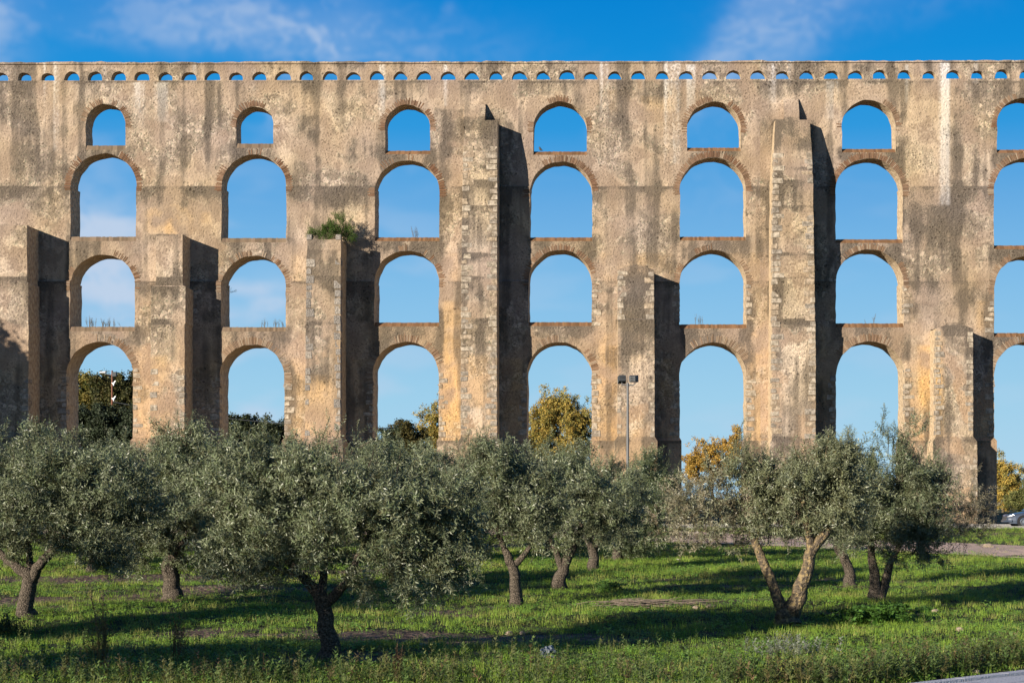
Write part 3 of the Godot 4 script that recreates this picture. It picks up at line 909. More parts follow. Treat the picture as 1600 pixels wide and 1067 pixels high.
func ball(r: RandomNumberGenerator) -> Vector3:
	var z := r.randf_range(-1, 1); var a := r.randf_range(0, TAU)
	return Vector3(sqrt(1 - z * z) * cos(a), z, sqrt(1 - z * z) * sin(a))

func make_plants() -> void:
	var b := new_mb(true)
	for i in 12:
		var a := rng.randf_range(0, TAU)
		var g := rng.randf_range(0.75, 1.2)
		blade(b, Vector3(rng.randf_range(-.07, .07), -0.01, rng.randf_range(-.07, .07)), Vector3(cos(a), 0, sin(a)), rng.randf_range(.5, 1.0) * 0.13, 0.0035, rng.randf_range(.02, .07), Color(g, g, g))
	sprigs.grass = b.mesh()
	b = new_mb(true)
	for i in 16:
		var a := rng.randf_range(0, TAU)
		var g := rng.randf_range(0.75, 1.25)
		var p := Vector3(rng.randf_range(-.09, .09), rng.randf_range(.01, .07), rng.randf_range(-.09, .09))
		leaf(b, p, Vector3(cos(a), rng.randf_range(-.1, .7), sin(a)).normalized(), Vector3.UP, rng.randf_range(.03, .06), 0.013, Color(g, g, g))
	sprigs.clover = b.mesh()
	# olive shoot: a stem with pairs of narrow leaves, some showing their silver backs
	for k in 3:
		b = new_mb(true)
		var ln := 0.26
		var bend := Vector3(rng.randf_range(-.3, .3), 1, rng.randf_range(-.3, .3)).normalized()
		b.tube([Vector3.ZERO, Vector3(0, ln * .5, 0), bend * ln], [0.0035, 0.003, 0.0012], 3, Color(0.75, 0.62, 0.45))
		for i in 9:
			var f := 0.12 + 0.88 * i / 8.0
			var p := Vector3(0, ln * f, 0).lerp(bend * ln * f, f)
			var a0 := i * 1.45 + rng.randf_range(-.3, .3)
			for s in 2:
				var a := a0 + s * PI
				var dir := Vector3(cos(a), rng.randf_range(.5, 1.3) - 0.2, sin(a)).normalized()
				var pale := rng.randf() < 0.38
				var g := rng.randf_range(0.75, 1.2)
				var col := Color(2.3, 2.15, 2.25) * g if pale else Color(g, g, g)
				col.a = 1.0
				var up := (Vector3.UP + ball(rng) * 0.9).normalized()
				leaf(b, p, dir, up, rng.randf_range(.05, .08), 0.0078, col)
		sprigs["olive%d" % k] = b.mesh()
	# broad-leaved spray for the trees beyond the aqueduct
	for k in 2:
		b = new_mb(true)
		for i in 16:
			var g := rng.randf_range(0.6, 1.35)
			var p := ball(rng) * rng.randf_range(.1, .5)
			var dir := (ball(rng) + Vector3(0, -.3, 0)).normalized()
			leaf(b, p, dir, ball(rng), rng.randf_range(.14, .24), 0.075, Color(g, g * rng.randf_range(.85, 1.1), g))
		sprigs["broad%d" % k] = b.mesh()
	# feathery weed stem
	b = new_mb(true)
	b.tube([Vector3.ZERO, Vector3(0.01, .15, 0), Vector3(0, .32, .02)], [.004, .003, .0015], 3, Color(.8, .8, .6))
	for i in 22:
		var f := rng.randf_range(.1, 1.0)
		var a := i * 2.4
		var g := rng.randf_range(.7, 1.3)
		leaf(b, Vector3(0, .32 * f, 0), Vector3(cos(a), .6, sin(a)).normalized(), Vector3.UP, .085 * (1.15 - f * .6), .011, Color(g, g, g))
	sprigs.weed = b.mesh()
	b = new_mb(true)
	for i in 11:
		var a := i * 2.399
		var f := 0.4 + 0.6 * (i % 4) / 3.0
		var base := Vector3(cos(a), 0, sin(a)) * 0.04
		var top := Vector3(cos(a) * .16 * f, .10 + .16 * (1.0 - f * 0.6), sin(a) * .16 * f)
		b.tube([base, top], [.004, .003], 3, Color(.8, 1, .6))
		for k in 6:
			var u := a + (k - 2.5) * 0.8
			leaf(b, top, Vector3(cos(u), rng.randf_range(-.5, .6), sin(u)).normalized(), (Vector3.UP + ball(rng) * .7).normalized(), .055, .024, Color(1, 1, 1) * rng.randf_range(.8, 1.2))
	sprigs.mallow = b.mesh()
	b = new_mb(true)
	for i in 9:
		var a := rng.randf_range(0, TAU)
		var top := Vector3(cos(a) * .1, rng.randf_range(.5, 1.0), sin(a) * .1)
		b.tube([Vector3(cos(a) * .02, 0, sin(a) * .02), top * Vector3(.5, .55, .5), top], [.004, .003, .0015], 3, Color(1, .9, .7))
		for k in 10:
			var f := rng.randf_range(.45, 1.0)
			leaf(b, top * f, (ball(rng) + Vector3(0, .8, 0)).normalized(), ball(rng), .05, .009, Color(1, 1, 1) * rng.randf_range(.6, 1.2))
	sprigs.dry = b.mesh()

func spin(p: Vector3, s: float, tilt := 0.25) -> Transform3D:
	var q := Basis(Vector3.UP, rng.randf_range(0, TAU)) * Basis(Vector3(1, 0, 0), rng.randf_range(-tilt, tilt))
	return Transform3D(q.scaled(Vector3.ONE * s), p)

func build_grass() -> void:
	var g := []; var gc := []; var c := []; var cc := []; var w := []; var wc := []
	var d := 15.5
	while d < 89.0:
		var step := 0.5
		var half := d * 0.40 + 2.0
		var xl := -d * 0.45 - 1.5; var xr := d * 0.33 + 1.5
		var dens: float = 1500.0 / (d - 2.0) if d < 60.0 else 9.0
		
		var n := int((xr - xl) * step * dens)
		for i in n:
			var x := rng.randf_range(xl, xr); var z := -d - rng.randf() * step
			if d < 24.0 and (x - 3.84) * 0.767 - (-z - 19.55) * 0.642 + 0.0 > -0.05 and -z < 19.55 + (x - 3.84) * 0.843: continue
			if d > 46.0 and -z > clampf(66.0 - (x - 3.0) * 1.3, 47.0, 77.0) and -z < clampf(84.0 - (x - 3.0) * 1.6, 60.0, 86.5) and rng.randf() < 0.95: continue
			var s := soil(x, z)
			if rng.randf() < s * 0.86: continue
			var tone := nz.get_noise_2d(x * 9.0, z * 12.0)
			var t2 := nz.get_noise_2d(x * 28.0 + 900.0, z * 40.0)
			var p := Vector3(x, gy(x, z) - 0.005, z)
			var h := rng.randf_range(.6, 1.25) * (1.0 + 0.5 * t2) * (1.0 if d < 40.0 else 1.3)
			if rng.randf() < 0.62 - 0.5 * tone:
				var dry := ss(0.05, 0.4, t2 + rng.randf_range(-.2, .2)) * 0.65
				g.append(spin(p, h)); gc.append(Color(lerpf(0.19, 0.29, dry), lerpf(0.30, 0.255, dry), lerpf(0.036, 0.09, dry)) * rng.randf_range(.7, 1.2))
			else:
				c.append(spin(p, h * rng.randf_range(.8, 1.3))); cc.append(Color(0.155, 0.285, 0.045) * rng.randf_range(.7, 1.25))
			if d < 26.0 and rng.randf() < 0.05 * ss(26, 19, d) + 0.02 or rng.randf() < 0.012:
				w.append(spin(p, rng.randf_range(.5, 1.25) * (1.0 if d < 23.0 else 0.7))); wc.append(Color(0.12, 0.19, 0.05).lerp(Color(.2, .17, .08), rng.randf() * 0.6))
		d += step
	# the taller weedy margin beside the footway
	for i in 1500:
		var x := rng.randf_range(-7.5, 8.5)
		var e := 19.55 + (x - 3.84) * 0.843
		var z := -(maxf(e, 18.8) + 0.1 + absf(rng.randfn(0.0, 0.7)))
		if x < 1.5 and rng.randf() < 0.6: continue
		var p := Vector3(x, gy(x, z) - 0.01, z)
		w.append(spin(p, rng.randf_range(.55, 1.3) * (1.08 if x > 1.0 else 1.0), 0.4)); wc.append(Color(0.11, 0.18, 0.05).lerp(Color(.17, .12, .06), pow(rng.randf(), 2.0)) * rng.randf_range(.7, 1.2))
	var o := many(self, "grass", sprigs.grass, M.grassleaf, g, gc)
	tag(o, "short green grass under the olive trees", "grass", "", "stuff")
	o = many(self, "clover_cover", sprigs.clover, M.grassleaf, c, cc)
	tag(o, "low broad-leaved ground cover between the grass", "ground cover", "", "stuff")
	o = many(self, "wild_weeds", sprigs.weed, M.grassleaf, w, wc)
	tag(o, "taller feathery weeds along the near margin and among the grass", "weeds", "", "stuff")

# ---------------------------------------------------------------- trees
# limbs: polylines of [px, py, depth offset, radius]; lobes: [px, py, depth offset, rx, ry, rz]; shoots: [px0, py0, px1, py1, depth offset]
func tree(called: String, label: String, category: String, group: String, d: float, base: Array, limbs: Array, lobes: Array, shoots: Array, o: Dictionary) -> Node3D:
	var r := RandomNumberGenerator.new()
	r.seed = o.get("seed", 1)
	var foot := at(base[0], base[1], d)
	if not o.has("fixed"): foot.y = gy(foot.x, foot.z)
	var root := thing(called, label, category, foot, group)
	var off := -foot
	var nodes := PackedVector3Array()
	var b := new_mb()
	for l in limbs:
		var pts := []; var rad := []
		var raw := []
		for q in l:
			var p := at(q[0], q[1], d + q[2])
			if q[1] >= base[1] - 3: p.y = gy(p.x, p.z) - 0.06
			raw.append([p, q[3]])
		for i in raw.size() - 1:
			for k in 5:
				var f := k / 5.0
				var p0: Vector3 = raw[maxi(i - 1, 0)][0]; var p3: Vector3 = raw[mini(i + 2, raw.size() - 1)][0]
				pts.append((raw[i][0] as Vector3).cubic_interpolate(raw[i + 1][0], p0, p3, f) + Vector3(nz.get_noise_2d(i * 40.0 + k * 9.0, raw[i][0].x * 50.0), 0, nz.get_noise_2d(raw[i][0].x * 50.0, k * 9.0 + i * 40.0)) * raw[i][1] * 0.35)
				rad.append(lerpf(raw[i][1], raw[i + 1][1], f))
		pts.append(raw[-1][0]); rad.append(raw[-1][1])
		b.tube(pts, rad, o.get("sides", 10), Color.WHITE, 0.28, nz)
		for i in pts.size():
			if i > pts.size() * o.get("bare", 0.45): nodes.append(pts[i])
	if limbs.size(): part(root, "trunk", b.mesh(), o.get("bark", M.bark), off)
	if nodes.is_empty(): nodes.append(foot)
	# branchlets reach from the nearest wood to points spread through the crown
	var ends := []
	for l in lobes:
		var vol: float = l[3] * l[4] * l[5]
		var n := int(o.get("dense", 60.0) * pow(vol, 0.75) * o.get("thin", 1.0))
		var c := at(l[0], l[1], d + l[2])
		for i in n:
			var q := ball(r) * pow(r.randf(), 0.42)
			var wob: float = 1.0 + 1.05 * nz.get_noise_3d(q.x * 90.0 + l[0], q.y * 90.0 + l[1], q.z * 90.0)
			var e := c + q * wob * Vector3(l[3], l[4], l[5])
			if e.y < foot.y + 0.25: e.y = foot.y + 0.25 + r.randf() * 0.3
			ends.append([e, c, l[6] if l.size() > 6 else {}])
	ends.sort_custom(func(a, e): return a[0].distance_squared_to(nodes[0]) < e[0].distance_squared_to(nodes[0]))
	var tw := new_mb()
	var xf := [[], [], []]; var cols := [[], [], []]
	var tint: Color = o.get("tint", Color(0.085, 0.10, 0.058))
	var tint2: Color = o.get("tint2", tint)
	var per: int = o.get("per", 12)
	var size: float = o.get("size", 1.0)
	var kinds: int = 3 if o.get("leaf", "olive") == "olive" else 2
	var thick: float = o.get("twig", 0.011)
	for e in ends:
		var tip: Vector3 = e[0]
		var best := 0; var bd := INF
		for i in nodes.size():
			var dv := nodes[i] - tip
			var dd := dv.x * dv.x + dv.y * dv.y * 1.6 + dv.z * dv.z
			if dd < bd:
				bd = dd; best = i
		var st := nodes[best]
		var len := st.distance_to(tip)
		var out: Vector3 = (tip - (e[1] as Vector3)).normalized()
		var m1 := st.lerp(tip, 0.35) + ball(r) * len * 0.1 + Vector3(0, len * 0.12, 0)
		var m2 := st.lerp(tip, 0.7) + ball(r) * len * 0.09 + Vector3(0, len * 0.10, 0)
		var pts := [st, m1, m2, tip]
		var th := thick * clampf(len * 0.9, 0.5, 2.5)
		tw.tube(pts, [th, th * 0.75, th * 0.5, th * 0.25], 4)
		nodes.append(m1); nodes.append(m2); nodes.append(tip)
		var dir := (tip - m2).normalized()
		var own: Dictionary = e[2]
		var ta: Color = own.get("tint", tint); var tb: Color = own.get("tint2", tint2)
		var cnt := int(own.get("per", per) * r.randf_range(0.55, 1.45))
		if o.has("wild") and tip.y > (e[1] as Vector3).y and r.randf() < float(o.wild):
			# an upright water shoot
			var ln := r.randf_range(.2, .55) * size
			var p1 := tip + Vector3(r.randf_range(-.12, .12), ln, r.randf_range(-.12, .12))
			tw.tube([tip, p1], [0.005, 0.002], 3)
			for i in int(ln / 0.035):
				var f := r.randf()
				_sprig(r, xf, cols, tip.lerp(p1, f), (Vector3.UP + ball(r) * 0.55).normalized(), size * r.randf_range(.5, .85) * (1.15 - .45 * f), ta, tb, kinds)
		var hang: float = o.get("hang", 0.0)
		for i in cnt:
			var f := 1.0 - pow(r.randf(), 1.3) * 0.75
			var p: Vector3 = m1.lerp(m2, clampf((f - 0.35) / 0.35, 0, 1)) if f < 0.7 else m2.lerp(tip, (f - 0.7) / 0.3)
			p += ball(r) * o.get("spread", 0.10) * size
			var way := (dir * 0.5 + out * 0.5 + Vector3(0, 0.45 - hang, 0) + ball(r) * 0.75).normalized()
			_sprig(r, xf, cols, p, way, size * r.randf_range(0.75, 1.25), ta, tb, kinds)
	for s in shoots:
		var p0 := at(s[0], s[1], d + s[4]); var p1 := at(s[2], s[3], d + s[4])
		var mid := p0.lerp(p1, 0.5) + ball(r) * 0.06
		tw.tube([p0, mid, p1], [0.008, 0.006, 0.002], 4)
		var n := int(p0.distance_to(p1) / 0.05)
		for i in n:
			var f := 0.15 + 0.85 * float(i) / n
			var p := p0.lerp(mid, f * 2.0) if f < 0.5 else mid.lerp(p1, f * 2.0 - 1.0)
			_sprig(r, xf, cols, p, ((p1 - p0).normalized() + ball(r) * 0.7).normalized(), size * r.randf_range(.5, .95) * (1.2 - 0.5 * f), tint, tint2, kinds)
	if tw.v.size(): part(root, "branches", tw.mesh(), o.get("bark", M.bark), off)
	for k in kinds:
		if xf[k].size():
			many(root, "foliage", sprigs[o.get("leaf", "olive") + str(k)], o.get("mat", M.oliveleaf), xf[k], cols[k], off)
	return root

func _sprig(r: RandomNumberGenerator, xf: Array, cols: Array, p: Vector3, way: Vector3, s: float, t1: Color, t2: Color, kinds: int) -> void:
	var x := way.cross(ball(r)).normalized()
	if x.length_squared() < 0.5: x = way.cross(Vector3.RIGHT).normalized()
	var z := x.cross(way).normalized()
	var k := r.randi() % kinds
	xf[k].append(Transform3D(Basis(x * s, way * s, z * s), p))
	var c := t1.lerp(t2, r.randf()) * r.randf_range(0.75, 1.25)
	c.a = 1.0
	cols[k].append(c)

func olive(label: String, d: float, base: Array, limbs: Array, lobes: Array, shoots: Array, o: Dictionary) -> Node3D:
	if not o.has("wild"): o.wild = 0.36
	o.thin = 0.6
	for l in limbs:
		for q in l: q[3] *= 0.82
	return tree("olive_tree", label, "olive tree", "olive trees in the grove", d, base, limbs, lobes, shoots, o)

func build_olives() -> void:
	var silver := Color(0.155, 0.172, 0.10); var green := Color(0.105, 0.135, 0.062)
	var tan_ := Color(0.19, 0.165, 0.105)
	var BROWN := {"tint": tan_, "tint2": silver, "per": 7}
	olive("nearest olive tree with dark forked trunk and the widest crown, left of centre", 22.0, [512, 1032],
		[[[514, 1034, 0, .21], [512, 1000, 0, .155], [508, 960, 0, .13], [500, 935, 0, .13], [485, 915, .1, .085], [462, 890, .2, .06], [430, 850, .3, .045], [410, 800, .4, .03]], [[504, 945, 0, .11], [522, 930, -.1, .085], [545, 905, -.2, .075], [560, 870, -.3, .055], [585, 820, -.3, .04], [610, 770, -.2, .03]], [[500, 935, 0, .09], [505, 890, .3, .06], [510, 830, .5, .045], [505, 760, .5, .03]]],
		[[440, 775, .2, .8, .60, .9], [520, 762, .3, .85, .52, .95], [600, 785, .1, .85, .55, .9], [670, 800, 0, .65, .62, .75], [365, 790, .3, .5, .55, .6], [330, 760, .6, .4, .4, .5], [395, 835, .1, .50, .48, .7], [560, 830, -.5, .85, .42, .5], [650, 885, -.3, .5, .45, .5], [600, 915, -.5, .35, .33, .35], [470, 860, -.4, .5, .3, .4], [712, 850, 0, .32, .5, .45], [380, 885, 0, .36, .36, .4], [420, 880, -.2, .45, .3, .4], [690, 905, -.2, .3, .35, .35], [350, 860, .2, .35, .4, .4]],
		[[500, 720, 490, 668, .2], [525, 715, 535, 662, 0], [545, 720, 560, 672, .3], [470, 730, 458, 690, .1], [575, 730, 585, 690, 0], [620, 740, 628, 698, 0], [660, 760, 668, 715, .2], [440, 735, 432, 700, .2], [560, 700, 598, 690, 0], [500, 700, 515, 650, 0]],
		{"seed": 3, "dense": 165.0, "per": 16, "tint": silver, "tint2": green})
	olive("olive tree at the left edge with a low three-way fork", 29.0, [40, 975],
		[[[40, 977, 0, .26], [40, 950, 0, .19], [43, 915, 0, .17], [46, 900, 0, .16], [30, 890, 0, .12], [8, 872, .1, .11], [-20, 850, .2, .08], [-60, 810, .3, .05]], [[46, 905, 0, .14], [62, 882, -.1, .11], [85, 855, -.1, .1], [105, 830, -.1, .085], [125, 790, 0, .05], [150, 750, .2, .03]], [[44, 900, 0, .1], [46, 870, .2, .08], [38, 830, .3, .07], [35, 780, .3, .04], [50, 730, .3, .03]]],
		[[-60, 780, 0, .9, .75, 1], [10, 765, .2, 1.0, .75, 1.1], [90, 760, .1, 1.0, .72, 1.1], [150, 770, 0, .8, .65, .9], [205, 765, .2, .6, .55, .7], [40, 820, -.3, .9, .35, .6], [190, 815, 0, .55, .5, .6], [120, 850, -.2, .6, .4, .5], [165, 865, 0, .45, .32, .5], [-10, 845, .2, .6, .3, .5], [-100, 840, 0, .6, .5, .6]],
		[[20, 720, 14, 694, 0], [60, 715, 66, 690, 0], [100, 715, 104, 684, 0], [80, 715, 78, 688, 0], [140, 725, 146, 694, 0], [-10, 720, -8, 690, 0]],
		{"seed": 5, "dense": 130.0, "per": 17, "tint": silver, "tint2": green, "size": 1.1})
	olive("olive tree with pale stump-like trunk left of the nearest tree, tall shoots on top", 34.0, [270, 938],
		[[[270, 940, 0, .3], [268, 915, 0, .2], [265, 885, 0, .19], [268, 862, 0, .15], [255, 830, .2, .09], [240, 780, .3, .05]], [[268, 868, 0, .13], [285, 850, -.1, .1], [305, 828, -.1, .07], [330, 790, 0, .04]]],
		[[230, 770, .2, 1.0, .85, 1.2], [300, 765, .1, 1.05, .85, 1.2], [360, 780, 0, .9, .75, 1], [160, 780, .2, .8, .7, .8], [190, 830, 0, .6, .5, .8], [270, 830, -.5, 1.0, .4, .6], [350, 860, -.2, .8, .5, .7], [215, 865, 0, .7, .4, .6], [320, 885, .2, .6, .3, .5], [285, 705, 0, .5, .5, .6], [390, 840, 0, .5, .6, .6]],
		[[280, 700, 275, 640, 0], [290, 700, 300, 645, 0], [270, 705, 262, 660, 0], [300, 710, 316, 655, 0], [310, 715, 330, 665, 0], [255, 715, 248, 680, 0], [330, 720, 345, 680, .2], [225, 720, 220, 690, 0], [285, 690, 288, 655, -.2]],
		{"seed": 7, "dense": 120.0, "per": 17, "tint": silver, "tint2": green, "size": 1.15})
	olive("pale-trunked olive tree forking at chest height, just right of the nearest tree", 32.0, [806, 945],
		[[[806, 947, 0, .2], [806, 925, 0, .14], [802, 895, 0, .125], [796, 875, 0, .11], [786, 855, .1, .075], [775, 820, .2, .05], [765, 780, .3, .03]], [[800, 885, 0, .1], [815, 872, 0, .075], [830, 848, -.1, .06], [838, 815, -.1, .04], [840, 780, 0, .03]]],
		[[750, 780, .1, .75, .85, .9], [800, 760, .1, .8, .8, 1], [850, 785, 0, .65, .75, .8], [730, 850, 0, .5, .5, .6], [800, 830, -.4, .8, .4, .5], [705, 800, .1, .45, .6, .5]],
		[[735, 725, 732, 676, 0], [745, 725, 752, 670, 0], [760, 720, 764, 668, 0], [725, 735, 712, 690, 0], [790, 710, 794, 684, 0], [820, 710, 824, 690, 0], [765, 720, 790, 690, 0], [700, 745, 690, 712, 0]],
		{"seed": 9, "dense": 130.0, "per": 16, "tint": silver, "tint2": green, "size": 1.1})
	olive("olive tree with thick grey trunk leaning right, behind the pale-trunked one", 36.5, [876, 922],
		[[[874, 924, 0, .28], [876, 905, 0, .2], [884, 880, 0, .16], [896, 855, 0, .12], [905, 830, .1, .08], [915, 790, .1, .05]], [[880, 895, 0, .14], [872, 870, 0, .1], [862, 845, 0, .07], [850, 800, 0, .04]]],
		[[850, 775, .1, .85, .85, 1], [905, 765, .1, .85, .85, 1], [880, 830, -.3, .9, .4, .6], [945, 800, .1, .5, .6, .7]],
		[[870, 715, 868, 694, 0], [895, 712, 900, 690, 0], [920, 715, 926, 696, 0]],
		{"seed": 11, "dense": 115.0, "per": 16, "tint": silver, "tint2": green, "size": 1.2})
	olive("smaller olive tree with upright trunk, left of the floodlight post", 45.0, [928, 892],
		[[[928, 894, 0, .26], [928, 875, 0, .18], [924, 855, 0, .16], [918, 838, 0, .12], [905, 800, 0, .06]], [[926, 860, 0, .13], [938, 840, 0, .1], [950, 800, 0, .05]]],
		[[930, 775, 0, 1.1, .9, 1.1], [975, 785, 0, .9, .9, 1], [955, 830, -.2, 1.1, .5, .7]],
		[[940, 730, 938, 712, 0], [985, 735, 990, 716, 0]],
		{"seed": 13, "dense": 80.0, "per": 16, "tint": green, "tint2": silver, "size": 1.35})
	olive("dense dark olive tree under the floodlight post with foliage almost to the grass", 51.0, [966, 870],
		[[[966, 872, 0, .22], [964, 850, 0, .16], [970, 820, 0, .1], [985, 780, 0, .05]]],
		[[1000, 780, 0, 1.1, 1.1, 1.1], [1010, 840, 0, .9, .7, .9], [970, 800, 0, .9, 1, .9], [1035, 770, 0, .6, .8, .7]],
		[[1005, 730, 1008, 714, 0]],
		{"seed": 15, "dense": 80.0, "per": 17, "tint": green * 0.85, "tint2": green, "size": 1.4})
	olive("olive tree with two lichen-covered trunks in a wide V, thin and brown on its left", 28.0, [1230, 976],
		[[[1234, 978, 0, .3], [1230, 962, 0, .22], [1222, 950, 0, .13], [1208, 915, 0, .105], [1195, 880, .1, .1], [1180, 845, .2, .09], [1165, 815, .3, .06], [1130, 785, .3, .04], [1090, 770, .3, .025]], [[1236, 978, 0, .26], [1240, 958, 0, .19], [1250, 925, -.1, .16], [1262, 885, -.1, .13], [1272, 855, -.1, .115], [1295, 825, 0, .09], [1312, 790, .1, .05], [1325, 745, .2, .03]], [[1266, 870, -.1, .1], [1266, 840, -.1, .085], [1258, 800, 0, .06], [1255, 750, .1, .03]], [[1180, 845, .2, .06], [1195, 810, .2, .045], [1215, 770, .2, .03]]],
		[[1215, 780, .2, .6, .75, .8], [1265, 765, .1, .68, .80, .9], [1320, 780, 0, .5, .7, .8], [1290, 720, 0, .4, .4, .5], [1300, 812, .1, .5, .4, .5], [1205, 822, .3, .45, .35, .5], [1330, 745, .1, .45, .5, .6], [1175, 775, .2, .5, .6, .6], [1085, 785, .3, .72, .62, .7, BROWN], [1055, 820, .3, .42, .5, .5, BROWN], [1130, 800, .2, .7, .55, .7, BROWN], [1110, 850, .2, .72, .30, .5, BROWN], [1150, 745, .3, .4, .35, .4, BROWN]],
		[[1290, 715, 1296, 672, 0], [1300, 715, 1318, 680, 0], [1275, 715, 1272, 690, 0], [1250, 715, 1240, 690, 0], [1130, 740, 1128, 705, .3], [1145, 735, 1152, 690, .3], [1155, 735, 1160, 660, .3], [1110, 745, 1100, 705, .3], [1150, 720, 1172, 680, .3], [1320, 720, 1335, 690, 0], [1285, 710, 1290, 680, .2], [1228, 725, 1222, 700, 0]],
		{"seed": 17, "dense": 150.0, "per": 14, "tint": silver * 1.08, "tint2": Color(0.115, 0.13, 0.06), "bark": M.lichen})
	olive("bushy dark green olive tree on a short twin stem, right of the V-shaped trunks", 33.0, [1370, 942],
		[[[1368, 944, 0, .2], [1367, 920, 0, .16], [1366, 895, 0, .13], [1362, 860, 0, .09], [1355, 810, .1, .05]], [[1376, 944, 0, .16], [1382, 915, 0, .12], [1388, 892, 0, .1], [1400, 865, 0, .07], [1425, 820, 0, .04]]],
		[[1360, 775, .1, .85, .85, 1], [1410, 775, 0, .85, .95, 1], [1440, 820, 0, .62, .72, .8], [1385, 836, -.3, .85, .42, .6], [1350, 835, 0, .6, .5, .6], [1460, 770, 0, .42, .55, .6], [1435, 862, -.2, .45, .33, .45]],
		[[1388, 715, 1386, 668, 0], [1395, 715, 1400, 662, 0], [1402, 715, 1415, 676, 0], [1380, 715, 1372, 684, 0], [1440, 720, 1450, 688, 0], [1455, 725, 1462, 695, 0], [1425, 715, 1428, 690, 0]],
		{"seed": 21, "dense": 130.0, "per": 15, "tint": Color(0.07, 0.095, 0.04), "tint2": silver, "size": 1.1})
	olive("olive tree leaning left behind the V-shaped trunks and the bushy tree", 38.0, [1330, 915],
		[[[1332, 917, 0, .22], [1328, 895, 0, .16], [1318, 870, 0, .14], [1308, 850, 0, .12], [1295, 810, 0, .06]]],
		[[1300, 780, 0, .95, .85, .9], [1340, 800, 0, .8, .7, .8], [1315, 835, 0, .7, .35, .5]], [],
		{"seed": 23, "dense": 90.0, "per": 15, "tint": silver, "tint2": green, "size": 1.2})
	# rows behind
	var back := [
		[145, 905, 43.0, "olive tree in the second row between the left-edge tree and the stump-like trunk", 25, [[110, 765, 0, 1.5, 1.3, 1.3], [180, 765, 0, 1.5, 1.35, 1.3], [145, 815, 0, 1.5, .6, 1]]],
		[15, 900, 46.0, "olive tree in the second row behind the left-edge tree", 27, [[-30, 770, 0, 1.5, 1.3, 1.3], [40, 765, 0, 1.5, 1.15, 1.3], [0, 815, 0, 1.4, .6, 1]]],
		[385, 898, 46.0, "olive tree in the second row between the stump-like trunk and the nearest tree", 29, [[350, 775, 0, 1.5, 1.3, 1.3], [425, 770, 0, 1.6, 1.3, 1.3], [385, 825, 0, 1.5, .7, 1]]],
		[640, 880, 48.0, "olive tree in the second row behind the right half of the nearest crown", 31, [[600, 775, 0, 1.5, 1.3, 1.3], [665, 770, 0, 1.6, 1.15, 1.3], [640, 825, 0, 1.5, .6, 1]]],
		[722, 868, 53.0, "olive tree in the second row behind the pale-trunked one", 33, [[700, 775, 0, 1.5, 1.35, 1.3], [755, 775, 0, 1.5, 1.3, 1.3], [725, 825, 0, 1.4, .6, 1]]],
		[250, 870, 57.0, "farthest olive tree on the left, behind the stump-like trunk", 35, [[220, 768, 0, 1.7, 1.35, 1.4], [290, 765, 0, 1.7, 1.4, 1.4], [250, 815, 0, 1.7, .7, 1]]],
		[505, 872, 56.0, "farthest olive tree in the middle, behind the nearest crown", 37, [[470, 770, 0, 1.7, 1.3, 1.4], [540, 765, 0, 1.7, 1.4, 1.4], [505, 815, 0, 1.7, .7, 1]]],
		[860, 862, 57.0, "farthest olive tree behind the grey leaning trunk", 39, [[835, 785, 0, 1.4, 1.2, 1.2], [880, 785, 0, 1.3, 1.2, 1.2]]]]
	for q in back:
		olive(q[3], q[2], [q[0], q[1]], [[[q[0], q[1] + 2, 0, .24], [q[0] - 2, q[1] - 25, 0, .17], [q[0] + 5, q[1] - 50, 0, .12], [q[0] - 10, q[1] - 90, 0, .06]], [[q[0], q[1] - 30, 0, .12], [q[0] + 25, q[1] - 65, 0, .08], [q[0] + 40, q[1] - 100, 0, .04]]], q[5],
			[[q[5][0][0], 725, q[5][0][0] - 4, 700, 0], [q[5][1][0], 722, q[5][1][0] + 6, 698, 0]], {"seed": q[4], "dense": 66.0, "per": 16, "wild": 0.3, "tint": silver, "tint2": green, "size": 1.45, "sides": 8})
	# trees of the same grove just left of the picture: their long shadows cross the foreground
	for q in [[-880, 1110, 16.5, 48, "olive tree well beyond the left edge, second from the footway"], [-1060, 1075, 19.5, 49, "olive tree farthest beyond the left edge of the grove"], [-310, 1130, 17.0, 41, "outermost olive tree beyond the left edge, nearest to the footway"], [-330, 1010, 24.0, 43, "olive tree just beyond the left edge, beside the footway end"]]:
		var s: float = 22.0 / q[2]
		olive(q[4], q[2], [q[0], q[1]], [[[q[0], q[1] + 2, 0, .2], [q[0], q[1] - 60 * s, 0, .14], [q[0] - 10, q[1] - 130 * s, 0, .1], [q[0] + 20, q[1] - 210 * s, 0, .05]]],
			[[q[0] - 60 * s, q[1] - 240 * s, 0, 1.1, .8, 1.1], [q[0] + 60 * s, q[1] - 250 * s, 0, 1.1, .85, 1.1], [q[0], q[1] - 190 * s, 0, 1.2, .5, 1]], [], {"seed": q[3], "dense": 60.0, "per": 14, "tint": silver, "tint2": green, "size": 1.4})
	# leafless suckers at the foot of the right-hand buttress
	tree("leafless_shrub", "tangled grey-brown leafless shrub beside the bushy olive, before the right buttress", "shrub", "", 42.0, [1508, 862],
		[], [[1500, 810, 0, .62, .62, .6], [1520, 790, 0, .55, .7, .5], [1490, 835, 0, .5, .4, .5], [1535, 820, 0, .35, .45, .4]], [[1500, 780, 1490, 735, 0], [1515, 770, 1530, 730, 0], [1530, 790, 1552, 765, 0]],
		{"seed": 47, "dense": 330.0, "per": 2, "tint": Color(0.10, 0.10, 0.06), "tint2": tan_, "bark": M.twig, "twig": 0.006, "size": 1.0})

